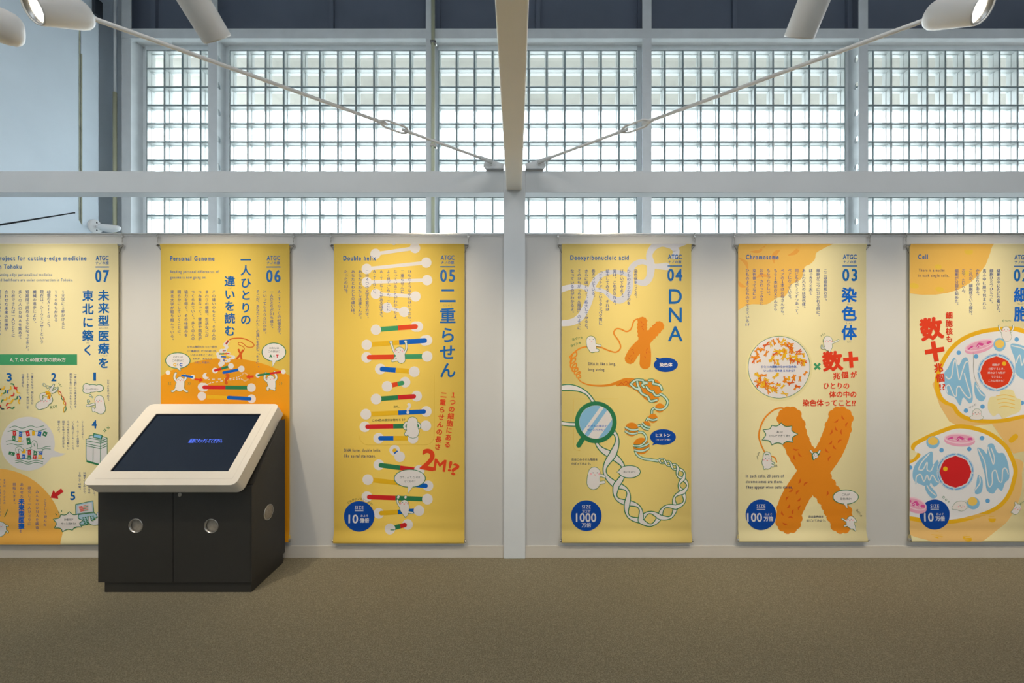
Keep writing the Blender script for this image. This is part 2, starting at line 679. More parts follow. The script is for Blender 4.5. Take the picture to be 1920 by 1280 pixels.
# small dark inspection box high on that wall
p = pw(180, 16)
ib = MB().box(XL, XL + 0.03, p.y - 0.04, p.y + 0.04, p.z - 0.08, p.z + 0.09, 0.004).build('junction_box', mat('black_box', (44, 50, 58), 0.6), loc=(XL, p.y, p.z - 0.08))
tag(ib, 'small dark box high on the blue metal wall beside the left spotlights', 'box')

# wall lamp on the blue metal wall
c = pw(178, 425)
wlamp = empty('wall_lamp', c, 'small white wall lamp with scoop shade just above the wall top at left', 'lamp')
MB().lathe(c, (1, 0, 0), [(0, 0.072), (0.008, 0.072), (0.014, 0.06), (0.018, 0.03)]).build('wall_plate', M_white, wlamp)
for dz in (0.04, -0.035):
    MB().cyl((c.x + 0.012, c.y, c.z + dz), (c.x + 0.022, c.y, c.z + dz), 0.006, seg=8).build('screw', M_gap, wlamp)
MB().tube([(c.x + 0.01, c.y, c.z), (c.x + 0.05, c.y, c.z + 0.0), (c.x + 0.09, c.y, c.z + 0.0)], 0.014).build('arm', M_white, wlamp)
s = bmesh.new()
bmesh.ops.create_uvsphere(s, u_segments=24, v_segments=12, radius=1.0)
bmesh.ops.bisect_plane(s, geom=s.verts[:] + s.edges[:] + s.faces[:], plane_co=(0, 0, 0.25), plane_no=(0, 0, 1), clear_outer=True)
for v in s.verts:
    v.co = Vector((c.x + 0.145 + v.co.x * 0.10, c.y + v.co.y * 0.07, c.z - 0.005 + v.co.z * 0.05))
for f in s.faces:
    f.smooth = True
mbs = MB()
mbs.bm = s
sh = mbs.build('shade', M_white, wlamp)
md = sh.modifiers.new('thickness', 'SOLIDIFY')
md.thickness = 0.004
# ---------------------------------------------------------------- tie rods with turnbuckles and brackets
def tie_rod(side, label):
    ZR = 2.774
    # bracket pin and direction in the roof-brace plane
    p0 = Vector((-0.165, 2.77, ZR)) if side < 0 else Vector((0.158, 2.77, ZR))
    p1 = Vector((-1.66, 1.545, ZR)) if side < 0 else Vector((1.625, 1.545, ZR))
    d = (p1 - p0).normalized()
    end = p0 + d * 3.2
    root = empty('tie_rod', p0, label, 'tie rod', None)
    tb0 = p0 + d * 0.61
    tb1 = p0 + d * 0.79
    MB().cyl(p0 + d * 0.04, tb0 + d * 0.045, 0.0085, seg=14).build('rod', M_white, root)
    MB().cyl(tb1 - d * 0.045, end, 0.009, seg=14).build('rod', M_white, root)
    n = Vector((0, 0, 1)).cross(d).normalized()
    tb = MB()
    for s in (-1, 1):
        off = (Vector((0, 0, 1)) * 0.6 - n * 0.8 * side).normalized() * 0.021 * s
        tb.tube([tb0, tb0 + d * 0.022 + off * 0.7, tb0 + d * 0.04 + off, tb1 - d * 0.04 + off, tb1 - d * 0.022 + off * 0.7, tb1], 0.0062, seg=8)
    tb.cyl(tb0 - d * 0.012, tb0 + d * 0.012, 0.011, seg=12)
    tb.cyl(tb1 - d * 0.012, tb1 + d * 0.012, 0.011, seg=12)
    tb.build('turnbuckle', M_white, root)
    MB().cyl(p0 + d * 0.0, p0 + d * 0.10, 0.0135, seg=14).cyl(p0 + d * 0.10, p0 + d * 0.115, 0.010, seg=14).build('clevis', M_steel, root)
    br = MB()
    sx = side
    xa = (-0.0845 if sx < 0 else 0.0675)
    br.prism([(xa, 2.786, 2.7285), (xa + sx * 0.125, 2.786, 2.7285), (xa + sx * 0.142, 2.786, 2.752), (xa + sx * 0.130, 2.786, 2.792), (xa + sx * 0.075, 2.786, 2.792), (xa, 2.786, 2.768)], (0, 0.010, 0))
    br.box(min(xa, xa + sx * 0.125), max(xa, xa + sx * 0.125), 2.786, 2.87, 2.7285, 2.737, 0.002)
    br.build('bracket', M_steel, root)
    MB().cyl((p0.x + sx * 0.005, 2.776, 2.766), (p0.x + sx * 0.005, 2.802, 2.766), 0.011, seg=6).build('bolt', M_steel, root)


tie_rod(-1, 'white tie rod with turnbuckle running up to the left from the column head')
tie_rod(1, 'white tie rod with turnbuckle running up to the right from the column head')


# ---------------------------------------------------------------- track spotlights
def spotlight(front, axis, R, L, label, lit, power, target=None):
    """front: centre of the lens end; axis: direction the lamp points"""
    ax = Vector(axis).normalized()
    fr = Vector(front)
    bk = fr - ax * L
    root = empty('track_spotlight', bk, label, 'spotlight', 'white cylindrical track spotlights at the top')
    b = MB()
    b.lathe(bk, ax, [(0, R * 0.62), (0.006, R * 0.80), (0.016, R * 0.93), (0.034, R), (L - 0.004, R), (L, R * 0.975), (L, R * 0.90), (L - 0.02, R * 0.86)], seg=40, cap0=True, cap1=False)
    b.build('lamp_body', M_lamp, root)
    MB().lathe(bk + ax * (L - 0.022), ax, [(0, R * 0.86), (0.018, R * 0.89), (0.018, R * 0.84), (0, R * 0.78)], seg=40, cap0=False, cap1=False).build('lens_ring', M_alu, root)
    MB().lathe(bk + ax * (L - 0.021), ax, [(0, R * 0.80), (0.006, R * 0.6), (0.008, 0.001)], seg=32, cap0=True, cap1=False).build('lens', M_lens, root)
    # bracket up to the track
    side = ax.cross(Vector((0, 0, 1))).normalized()
    mid = bk + ax * (L * 0.45)
    MB().cyl(mid + Vector((0, 0, R * 0.7)), mid + Vector((0, 0, 0.22)), 0.012, seg=14).box(mid.x - 0.05, mid.x + 0.05, mid.y - 0.02, mid.y + 0.02, mid.z + 0.2, mid.z + 0.24, 0.004).build('track_adapter', M_lamp, root)
    spot_light('lamp_beam', fr + ax * 0.01, fr + ax, power, WARM, 70, 1.0, 0.03)
    return root


spotlight((-1.018, 1.36, 2.543), (0.15, 0.62, -0.55), 0.047, 0.20, 'white cylinder spotlight seen from behind, left of the overhead beam near the window corner', False, 8)
spotlight((0.967, 1.36, 2.55), (-0.02, 0.50, -0.55), 0.047, 0.20, 'white cylinder spotlight seen from behind, right of the overhead beam', False, 8)
spotlight((-1.457, 1.20, 2.517), (-0.30, -0.80, -0.50), 0.044, 0.145, 'lit white spotlight facing left in the top left corner, its lens glowing', True, 6)
spotlight((1.41, 1.20, 2.517), (0.30, -0.80, -0.50), 0.044, 0.145, 'lit white spotlight facing right in the top right corner, its lens glowing', True, 6)
spotlight((-1.75, 1.20, 2.535), (-0.50, -0.85, -0.10), 0.052, 0.17, 'white spotlight cut off by the left edge, beneath the glowing one', True, 6)

# ---------------------------------------------------------------- touch-screen kiosk
kx0, kx1 = -2.526, -1.601
ky0, ky1 = 2.41, 2.757
kiosk = empty('touch_screen_kiosk', ((kx0 + kx1) / 2, (ky0 + ky1) / 2, 0), 'charcoal touch-screen kiosk with slanted ivory screen frame on the carpet at left', 'kiosk')
S0 = Vector((0, 2.300, 0.693))
SD = Vector((0, 0.429, 0.405))
SL = SD.length
SU = SD / SL                          # up the slope
SN = Vector((0, -SU.z, SU.y))         # outward normal
TH = 0.088


def sp(x, t, n=0.0):
    """point on the sloping face: x across, t metres up the slope, n outward"""
    v = S0 + SU * t + SN * n
    return Vector((x, v.y, v.z))


# body with sloping top
m = MB()
zf = 0.655
prof = [(ky0 + 0.019, 0.0645), (ky1, 0.0645), (ky1, 0.985), (ky1 - 0.03, 0.985), (ky0 + 0.019, zf)]
m.prism([(kx0, y, z) for y, z in prof], (kx1 - kx0, 0, 0))
m.build('body', M_kbody, kiosk)
MB().box(-2.498, -1.605, 2.42, ky1 - 0.01, 0, 0.0645, 0.002).build('plinth', M_kbody, kiosk)
xm = at(324.6, 0, 2.41).x


def porthole(parent, c, nrm, R=0.044, back=0.014):
    c = Vector(c)
    nv = Vector(nrm)
    MB().lathe(c, nv, [(-0.002, R), (0.0015, R), (0.003, R * 0.96), (0.003, R * 0.90), (-back + 0.002, R * 0.88)], seg=36, cap0=False, cap1=False).build('vent_rim', M_alu, parent)
    MB().lathe(c, nv, [(-back, R * 0.9), (-back + 0.001, R * 0.88), (-back + 0.003, R * 0.5), (-back + 0.0035, 0.001)], seg=36, cap0=True, cap1=False).build('vent_disc', mat('beige_vent_mesh', (150, 142, 130), 0.5, var=0.15, scale=60), parent)


def door_panel(name, x0, x1, z0, z1, hc):
    m = MB()
    hole = [Vector((hc[0] + 0.0425 * math.cos(2 * math.pi * i / 36), ky0, hc[1] + 0.0425 * math.sin(2 * math.pi * i / 36))) for i in range(36)]
    m.prism([(x0, ky0, z0), (x1, ky0, z0), (x1, ky0, z1), (x0, ky0, z1)], (0, 0.018, 0), holes=[hole])
    d = m.build(name, M_kbody, kiosk)
    porthole(d, (hc[0], ky0 + 0.001, hc[1]), (0, -1, 0))
    return d


c1 = at(254.5, 985.5, 2.41)
c2 = at(396, 986, 2.41)
door_panel('door', kx0, xm - 0.0018, 0.066, 0.648, (c1.x, c1.z))
d2 = door_panel('door', xm + 0.0018, kx1 - 0.002, 0.066, 0.648, (c2.x, c2.z))
lk = at(337.5, 927, 2.41)
MB().lathe((lk.x, ky0 + 0.001, lk.z), (0, -1, 0), [(0, 0.0115), (0.004, 0.0115), (0.005, 0.009)], seg=20).box(lk.x - 0.0012, lk.x + 0.0012, ky0 - 0.0055, ky0 - 0.004, lk.z - 0.006, lk.z + 0.006).build('lock', M_alu, d2)
# side panel with porthole
m = MB()
syc = 2.575
szc = at(505.5, 958, 747 / 288.5).z
hole = [Vector((kx1, syc + 0.0475 * math.cos(2 * math.pi * i / 36), szc + 0.0475 * math.sin(2 * math.pi * i / 36))) for i in range(36)]
m.prism([(kx1, ky0, 0.068), (kx1, ky1, 0.068), (kx1, ky1, 0.99), (kx1, ky1 - 0.04, 0.985), (kx1, ky0 + 0.012, 0.648), (kx1, ky0, 0.635)], (0.0035, 0, 0), holes=[hole])
sd = m.build('side_panel', M_kbody, kiosk)
porthole(sd, (kx1 + 0.0038, syc, szc), (1, 0, 0), 0.049, 0.0)

# ivory frame slab
fx0, fx1 = -2.508, -1.618
scx0, scx1 = -2.408, -1.7065
t0, t1 = 0.149 * SL, 0.859 * SL


def rrect(x0, x1, a0, a1, r, n, seg=6):
    pts = []
    for (cx_, ct_, st) in ((x1 - r, a0 + r, -90), (x1 - r, a1 - r, 0), (x0 + r, a1 - r, 90), (x0 + r, a0 + r, 180)):
        for i in range(seg + 1):
            a = math.radians(st + 90 * i / seg)
            pts.append(sp(cx_ + r * math.cos(a), ct_ + r * math.sin(a), n))
    return pts


m = MB()
m.prism(rrect(fx0, fx1, 0.0, SL, 0.035, 0.0), -SN * TH, holes=[[sp(scx0, t0), sp(scx1, t0), sp(scx1, t1), sp(scx0, t1)][::-1]])
fr_ = m.build('screen_frame', M_kframe, kiosk)
bv = fr_.modifiers.new('soft_edge', 'BEVEL')
bv.width = 0.004
bv.segments = 2
bv.limit_method = 'ANGLE'
# raised inner bezel line (outer border of the inset plate)
m = MB()
g = 0.050
for e, lift in ((0.0, 0),):
    ox0, ox1, ot0, ot1 = scx0 - g, scx1 + g, t0 - g, t1 + g
    m.prism([sp(ox0, ot0, 0.0), sp(ox1, ot0, 0.0), sp(ox1, ot1, 0.0), sp(ox0, ot1, 0.0)], SN * 0.0012, holes=[[sp(scx0 - 0.003, t0 - 0.003), sp(scx1 + 0.003, t0 - 0.003), sp(scx1 + 0.003, t1 + 0.003), sp(scx0 - 0.003, t1 + 0.003)][::-1]])
m.build('bezel', M_kframe, kiosk)
M_scr = bpy.data.materials.new('dark_touch_glass')
M_scr.use_nodes = True
nt = M_scr.node_tree
b = nt.nodes['Principled BSDF']
tcx = nt.nodes.new('ShaderNodeTexCoord')
nzx = nt.nodes.new('ShaderNodeTexNoise')
nzx.inputs['Scale'].default_value = 3
rpx = nt.nodes.new('ShaderNodeValToRGB')
rpx.color_ramp.elements[0].color = srgb(16, 22, 34)
rpx.color_ramp.elements[1].color = srgb(20, 28, 42)
nt.links.new(tcx.outputs['Object'], nzx.inputs['Vector'])
nt.links.new(nzx.outputs['Fac'], rpx.inputs[0])
nt.links.new(rpx.outputs[0], b.inputs['Base Color'])
b.inputs['Roughness'].default_value = 0.04
b.inputs['Specular IOR Level'].default_value = 0.38
b.inputs['Emission Color'].default_value = srgb(22, 34, 56)
b.inputs['Emission Strength'].default_value = 0.2
scr = MB().prism([sp(scx0, t0, -0.006), sp(scx1, t0, -0.006), sp(scx1, t1, -0.006), sp(scx0, t1, -0.006)], -SN * 0.01).build('screen', M_scr, kiosk)
m = MB()
for q in ([sp(scx0, t0, -0.001), sp(scx0 + 0.006, t0, -0.001), sp(scx0 + 0.006, t1, -0.001), sp(scx0, t1, -0.001)],
          [sp(scx0, t1 - 0.006, -0.001), sp(scx1, t1 - 0.006, -0.001), sp(scx1, t1, -0.001), sp(scx0, t1, -0.001)]):
    m.prism(q, -SN * 0.0045)
m.build('screen_gasket', M_gap, kiosk)
# ---------------------------------------------------------------- printing on the banners
# Banner artwork is laid out in centimetre-like units of the wall plane (the plane scale below),
# turned into thin flat print that follows the hanging sheet.
SB = 266.8                      # units per metre on the banner sheets
YS = F / SB                     # distance of the sheets
YS = 2.800
SB = F / YS
YTOP, YBOT = 457.5, 1016.0

tcu = bpy.data.curves.new('type_setter', 'FONT')
tcu.resolution_u = 2
tob = bpy.data.objects.new('type_setter', tcu)
COL.objects.link(tob)
_gc = {}


def typeset(s, off, space=1.0, res=2):
    k = (s, off, space, res)
    if k in _gc:
        return _gc[k]
    tcu.body = s
    tcu.offset = off
    tcu.resolution_u = res
    tcu.space_character = space
    bpy.context.view_layer.update()
    dg = bpy.context.evaluated_depsgraph_get()
    ev = tob.evaluated_get(dg)
    me = ev.to_mesh()
    vs = [(v.co.x, v.co.y) for v in me.vertices]
    fs = [tuple(p.vertices) for p in me.polygons]
    ev.to_mesh_clear()
    _gc[k] = (vs, fs)
    return _gc[k]


COLS = {
    'w': (236, 230, 228), 'wd': (222, 222, 226), 'blue': (0, 98, 176), 'body': (46, 84, 158), 'navy': (28, 52, 110),
    'dot': (0, 72, 168), 'red': (232, 72, 30), 'red2': (214, 36, 40), 'green': (52, 146, 92), 'gl': (46, 128, 84),
    'gband': (66, 158, 108), 'yel': (240, 188, 32), 'b2': (0, 98, 200), 'ink': (44, 66, 70), 'grey': (150, 150, 140),
    'lil': (214, 214, 222), 'org': (236, 142, 30), 'orgd': (222, 96, 24), 'sky': (140, 194, 230), 'sky2': (104, 172, 228),
    'pink': (238, 172, 200), 'pinkd': (224, 84, 160), 'pinkl': (246, 212, 226), 'cheek': (246, 180, 190), 'nred': (226, 62, 28),
    'amber': (240, 184, 30), 'ambl': (244, 204, 100), 'tan': (240, 196, 124), 'cream': (240, 228, 172), 'mint': (208, 230, 218),
    'hill': (238, 160, 24), 'hill2': (244, 184, 84), 'b3org': (240, 190, 92), 'b3org2': (238, 168, 72), 'lb': (176, 206, 226),
    'cellw': (236, 236, 240), 'fl5': (246, 212, 100), 'fl4': (240, 214, 128), 'gold': (236, 196, 70),
}
PM = {}


def pmat(c):
    if c not in PM:
        PM[c] = mat('print_' + c, COLS[c], 0.5, var=0.015, scale=4, spec=0.3)
    return PM[c]


def catmull(pts, n=6, closed=False):
    if len(pts) < 3:
        return list(pts)
    out = []
    N = len(pts)
    rng = range(N if closed else N - 1)
    for i in rng:
        p0 = pts[(i - 1) % N] if (closed or i > 0) else pts[0]
        p1 = pts[i]
        p2 = pts[(i + 1) % N]
        p3 = pts[(i + 2) % N] if (closed or i + 2 < N) else pts[-1]
        for k in range(n):
            t = k / n
            out.append(tuple(0.5 * ((2 * b) + (-a + c) * t + (2 * a - 5 * b + 4 * c - d) * t * t + (-a + 3 * b - 3 * c + d) * t ** 3) for a, b, c, d in zip(p0, p1, p2, p3)))
    if not closed:
        out.append(tuple(pts[-1]))
    return out


def sheet_off(y):
    """how far the sheet swings towards the viewer at height y (units from the top of the frame)"""
    o = 0.0
    if y < 469:
        t = (469 - y) / 11.5
        o += 0.010 * t * t
    if y > 940:
        o += 0.0011 * math.sin((y - 940) / 5.2) * min(1, (y - 940) / 30)
    if y > 988:
        t = min(1.0, (y - 988) / 28.0)
        o += 0.016 * math.sin(t * math.pi / 2) ** 2
    return o


YCUTS = [458.5, 460, 462, 464, 466.5, 469] + [940 + 3.2 * i for i in range(24)] + [1015]


class Banner:
    def __init__(self, x0, x1, base, label, yb=YBOT):
        self.x0, self.x1, self.yb = x0, x1, yb
        self.cx = ((x0 + x1) / 2 - 967) / SB
        zb = EYE - (yb - 647) / SB
        self.root = empty('hanging_banner', (self.cx, YS, zb), label, 'banner', None)
        self.V(0, 0, 1)
        self.parts = {}
        self.calls = []
        self.hold = None
        self.holds = {}
        self.grouping = False
        self.order = []
        self.cur = None
        self.base = base
        self.hardware()

    # ---- transform from a local drafting frame
    def V(self, ox, oy, k):
        self.ox, self.oy, self.k = ox, oy, k
        return self

    def T(self, p):
        return (self.ox + p[0] / self.k, self.oy + p[1] / self.k)

    def part(self, name):
        k = name
        while k in self.parts and not name.endswith(('_text', '_number', '_numbers', '_caption', '_badge')):
            k += '+'
        if k not in self.parts:
            self.parts[k] = {'v': [], 'f': [], 'm': [], 'c': []}
            self.order.append(k)
        self.cur = self.parts[k]
        return self

    def raw(self, vs, fs, col, L, ramp=False):
        P = self.cur
        if col not in P['c']:
            P['c'].append(col)
        ci = P['c'].index(col)
        cid = len(self.calls)
        if self.hold is not None and self.hold[0] is not None and self.hold[1] == L:
            cid = self.hold[0]
        else:
            self.calls.append((L, cid, len(fs) if ramp else 0))
            if self.hold is not None:
                self.hold = (cid, L)
        if ramp:
            for k, f in enumerate(fs):
                o = len(P['v'])
                P['v'].extend((vs[i][0], vs[i][1], cid, k) for i in f)
                P['f'].append(tuple(range(o, o + len(f))))
                P['m'].append(ci)
        else:
            o = len(P['v'])
            P['v'].extend((x, y, cid, 0) for x, y in vs)
            for f in fs:
                P['f'].append(tuple(o + i for i in f))
                P['m'].append(ci)

    def ink(self, vs, fs, col, L, d):
        """lettering, thickened by overprinting slightly shifted copies"""
        if d < 0.16:
            offs = ((-d, 0), (d, 0)) if d < 0.1 else ((-d, -d * 0.5), (d, -d * 0.5), (0, d * 0.6))
        else:
            e = d * 0.72
            offs = ((0, -d), (0, d), (-d, 0), (d, 0), (-e, -e), (e, -e), (-e, e), (e, e))
        for i, (a, b_) in enumerate(offs):
            self.hold = self.holds.get((i, L))
            if self.grouping:
                if self.hold is None:
                    self.hold = (None, None)
                self.raw([(x + a, y + b_) for x, y in vs], fs, col, L + i * 0.001)
                self.holds[(i, L)] = self.hold
            else:
                self.hold = None
                self.raw([(x + a, y + b_) for x, y in vs], fs, col, L + i * 0.001)
        self.hold = None

    def poly(self, pts, col, L, smooth=False, holes=None, n=6):
        pts = [self.T(p) for p in pts]
        if smooth:
            pts = catmull(pts, n, True)
        loops = [pts] + [[self.T(p) for p in h] for h in (holes or [])]
        flat = [p for l in loops for p in l]
        tr = tessellate_polygon([[Vector((p[0], p[1], 0)) for p in l] for l in loops])
        self.raw(flat, tr, col, L)

    def circ(self, cx, cy, r, col, L, ry=None, rot=0, seg=28):
        ry = r if ry is None else ry
        c, s = math.cos(math.radians(rot)), math.sin(math.radians(rot))
        vs = []
        for i in range(seg):
            a = 2 * math.pi * i / seg
            u, w = r * math.cos(a), ry * math.sin(a)
            vs.append(self.T((cx + u * c - w * s, cy + u * s + w * c)))
        self.raw(vs, [tuple(range(seg))], col, L)

    def ring(self, cx, cy, r, w, col, L, fill=None, ry=None, rot=0):
        ry = r if ry is None else ry
        self.circ(cx, cy, r + w / 2, col, L, ry + w / 2, rot, 40)
        if fill:
            self.circ(cx, cy, r - w / 2, fill, L + 1, ry - w / 2, rot, 40)

    def line(self, pts, w, col, L, smooth=True, caps=True, closed=False):
        pts = [self.T(p) for p in pts]
        ws = [x / self.k for x in w] if isinstance(w, (list, tuple)) else None
        w = None if ws else w / self.k
        if smooth and len(pts) > 2:
            n0 = len(pts)
            pts = catmull(pts, 5, closed)
            if ws:
                ws = [a[0] for a in catmull([(q, 0) for q in ws], 5, closed)]
        N = len(pts)
        vs = []
        for i, p in enumerate(pts):
            a = pts[(i - 1) % N] if closed else pts[max(i - 1, 0)]
            b = pts[(i + 1) % N] if closed else pts[min(i + 1, N - 1)]
            dx, dy = b[0] - a[0], b[1] - a[1]
            l = math.hypot(dx, dy) or 1
            hw = (ws[i] if ws else w) / 2
            vs.append((p[0] - dy / l * hw, p[1] + dx / l * hw))
            vs.append((p[0] + dy / l * hw, p[1] - dx / l * hw))
        fs = [(2 * i, 2 * i + 1, 2 * i + 3, 2 * i + 2) for i in range(N - 1)]
        if closed:
            fs.append((2 * N - 2, 2 * N - 1, 1, 0))
        turn = 0.0
        for i in range(1, N - 1):
            a1 = math.atan2(pts[i][1] - pts[i - 1][1], pts[i][0] - pts[i - 1][0])
            a2 = math.atan2(pts[i + 1][1] - pts[i][1], pts[i + 1][0] - pts[i][0])
            turn += abs((a2 - a1 + math.pi) % (2 * math.pi) - math.pi)
        self.raw(vs, fs, col, L, ramp=turn > 2.4)
        if caps and not closed:
            for i in (0, N - 1):
                hw = (ws[i] if ws else w) / 2
                if hw > 0.15:
                    self.raw([(pts[i][0] + hw * math.cos(2 * math.pi * k / 12), pts[i][1] + hw * math.sin(2 * math.pi * k / 12)) for k in range(12)], [tuple(range(12))], col, L + 0.05)

    def tube(self, pts, w, L, o=9, edge='gl', fill='w', smooth=True, caps=False):
        self.line(pts, [a + 2 * o for a in w] if isinstance(w, (list, tuple)) else w + 2 * o, edge, L, smooth, caps)
        self.line(pts, w, fill, L + 1, smooth, caps)

    def glyph(self, ch, cx, cy, size, col, L, bold=0.0, rot=0, sx=1.0):
        """centre a full-width glyph on (cx, cy) in frame units"""
        vs, fs = typeset(ch, 0.0, 1.0, 5 if size > 10 else 2)
        c, s = math.cos(math.radians(rot)), math.sin(math.radians(rot))
        out = []
        for x, y in vs:
            u, w = (x - 0.5) * size * sx, -(y - 0.38) * size
            out.append((cx + u * c - w * s, cy + u * s + w * c))
        self.ink(out, fs, col, L, bold * size)

    def vtext(self, s, cx, y0, y1, size, col='body', L=6, bold=0.0):
        toks = []
        i = 0
        while i < len(s):
            if s[i] == '[':
                j = s.index(']', i)
                toks.append(s[i + 1:j])
                i = j + 1
            else:
                toks.append(s[i])
                i += 1
        n = len(toks)
        bold = max(bold, 0.011)
        self.grouping = True
        self.holds = {}
        for k, t in enumerate(toks):
            cy = y0 + (k + 0.5) * (y1 - y0) / n
            self.vchar(t, cx, cy, size, col, L, bold)
        self.grouping = False
        self.holds = {}

    def vchar(self, t, cx, cy, size, col, L, bold):
        if len(t) > 1:
            vs, fs = typeset(t, 0.0)
            xs = [v[0] for v in vs]
            w = max(xs) - min(xs)
            k = size * 0.95
            self.ink([(cx + ((x - min(xs)) / w - 0.5) * k, cy - (y - 0.35) * size * 1.0) for x, y in vs], fs, col, L, bold * size)
        elif t in '、。':
            self.glyph(t, cx + size * 0.55, cy - size * 0.5, size, col, L, bold)
        elif t in 'ー～':
            self.glyph(t, cx, cy, size, col, L, bold, rot=90)
        elif t in '「」（）':
            self.glyph(t, cx, cy, size, col, L, bold, rot=90)
        elif t in 'っゃゅょッャュョ':
            self.glyph(t, cx + size * 0.08, cy - size * 0.08, size, col, L, bold)
        elif t != '　':
            self.glyph(t, cx, cy, size, col, L, bold)

    def htext(self, s, x0, x1, yb, h, col='body', L=6, bold=0.0, space=1.0, rot=0, cap=0.686):
        """one horizontal line fitted between x0 and x1, baseline yb, capital height h (frame units)"""
        vs, fs = typeset(s, 0.0, space, 6 if h > 7 else 3)
        a, b = min(v[0] for v in vs), max(v[0] for v in vs)
        kx = (x1 - x0) / (b - a)
        ky = h / cap
        c, sn = math.cos(math.radians(rot)), math.sin(math.radians(rot))
        out = []
        for x, y in vs:
            u, w = (x - a) * kx, -y * ky
            out.append((x0 + u * c - w * sn, yb + u * sn + w * c))
        self.ink(out, fs, col, L, max(bold, 0.012) * ky * 0.9)

    def jtext(self, s, cx, cy, size, col='ink', L=6, bold=0.0, rot=0):
        """horizontal Japanese line centred on (cx, cy), em size in frame units"""
        vs, fs = typeset(s, 0.0, 1.0, 4 if size > 7 else 2)
        a, b = min(v[0] for v in vs), max(v[0] for v in vs)
        c, sn = math.cos(math.radians(rot)), math.sin(math.radians(rot))
        out = []
        for x, y in vs:
            u, w = (x - (a + b) / 2) * size, -(y - 0.38) * size
            out.append((cx + u * c - w * sn, cy + u * sn + w * c))
        self.ink(out, fs, col, L, max(bold, 0.01) * size)

    def logo(self, num, x0, x1, dy=0.0):
        self.part('banner_number')
        self.htext('ATGC', x0 + 0.5, x1 - 0.5, 487.6 + dy, 8.2, 'blue', bold=0.022, space=1.1)
        self.jtext('ナノの旅', (x0 + x1) / 2, 492.8 + dy, 6.3, 'blue', bold=0.02)
        self.V(0, 0, 1)
        self.line([(x0 - 0.5, 500.5 + dy), (x1 + 0.5, 500.5 + dy)], 2.0, 'blue', 6, caps=False)
        self.htext(num, x0, x1, 528.0 + dy, 21.4, 'blue', bold=0.026, space=1.25)

    def size_dot(self, cx, cy, r, kind, num):
        self.V(0, 0, 1)
        self.part('size_badge')
        self.circ(cx, cy, r, 'dot', 7, seg=48)
        k = r / 28.5
        self.htext('SIZE', cx - 8 * k, cx + 8 * k, cy - 13.2 * k, 6.2 * k, 'wd', 8, 0.012, 1.2)
        self.line([(cx - 8 * k, cy - 10.2 * k), (cx + 8 * k, cy - 10.2 * k)], 1.1, 'wd', 8, caps=False)
        if kind == 'tall':
            self.jtext('およそ', cx, cy - 7.2 * k, 5 * k, 'wd', 8, 0.01)
            self.htext(num, cx - 19 * k, cx + 18 * k, cy + 11 * k, 15.2 * k, 'wd', 8, 0.02, 1.05)
            self.jtext('万倍', cx, cy + 17.5 * k, 9 * k, 'wd', 8, 0.02)
        else:
            u, nx0, nx1, jx = kind
            self.htext(num, cx + nx0 * k, cx + nx1 * k, cy + 12.4 * k, 15 * k, 'wd', 8, 0.02, 1.05)
            self.jtext('およそ', cx + jx * k, cy - 0.8 * k, 5 * k, 'wd', 8, 0.01)
            self.jtext(u, cx + jx * k, cy + 7.6 * k, 9 * k, 'wd', 8, 0.025)

    def bubble(self, cx, cy, rx, ry, tail, L=7, fill='w', edge='gl', o=0.7):
        """speech bubble in the current drafting frame"""
        self.part('speech_bubble')
        o = o * self.k
        self.circ(cx, cy, rx + o, edge, L, ry + o, seg=40)
        self.poly(grow(tail, o), edge, L + 0.02)
        self.circ(cx, cy, rx - o, fill, L + 1, ry - o, seg=40)
        self.poly(grow(tail, -o * 0.6), fill, L + 1.02)

    def burst(self, pts, L=7, o=0.7):
        """spiky bubble from its spike tips, edges bowed inwards"""
        self.part('speech_burst')
        c = (sum(p[0] for p in pts) / len(pts), sum(p[1] for p in pts) / len(pts))
        full = []
        for i, p in enumerate(pts):
            q = pts[(i + 1) % len(pts)]
            full.append(p)
            for t in (0.12, 0.25, 0.4, 0.6, 0.75, 0.88):
                m = (p[0] + (q[0] - p[0]) * t, p[1] + (q[1] - p[1]) * t)
                d = 0.19 * math.sin(math.pi * t)
                full.append((m[0] + (c[0] - m[0]) * d, m[1] + (c[1] - m[1]) * d))
        self.poly(full, 'w', L)
        self.line(full, 1.5 * self.k, 'gl', L + 1, smooth=False, closed=True)

    def face(self, x, y, u, L, cheeks=True):
        self.circ(x - 2.2 * u, y, 0.55 * u, 'ink', L, seg=8)
        self.circ(x + 2.2 * u, y, 0.55 * u, 'ink', L, seg=8)
        self.line([(x - 0.9 * u, y + 1.9 * u), (x, y + 2.5 * u), (x + 0.9 * u, y + 1.9 * u)], 0.55 * u, 'red', L)
        if cheeks:
            self.circ(x - 4.6 * u, y + 1.3 * u, 1.1 * u, 'cheek', L, seg=12)
            self.circ(x + 4.6 * u, y + 1.3 * u, 1.1 * u, 'cheek', L, seg=12)

    def figure(self, blobs, L=8, o=None, edge='gl', fill='w'):
        """little white figure: union of thick strokes with one outline"""
        o = (0.85 * self.k) if o is None else o
        self.part('cartoon_figure')
        for pts, w in blobs:
            self.line(pts, [a + 2 * o for a in w] if isinstance(w, (list, tuple)) else w + 2 * o, edge, L)
        for pts, w in blobs:
            self.line(pts, w, fill, L + 1)

    def rung(self, a, b, ca, cb, split, r=62, w=58, L=2, white=False):
        self.circ(a[0], a[1], r, 'w', L)
        m = (a[0] + (b[0] - a[0]) * split, a[1] + (b[1] - a[1]) * split)
        if white:
            self.line([a, b], w, 'w', L, smooth=False)
        else:
            self.line([m, b], w, cb, L + 1, smooth=False, caps=False)
            self.line([a, m], w, ca, L + 1, smooth=False, caps=False)
            self.circ(a[0], a[1], w / 2, ca, L + 1.05, seg=20)
        self.circ(b[0], b[1], r, 'w', L + 2)

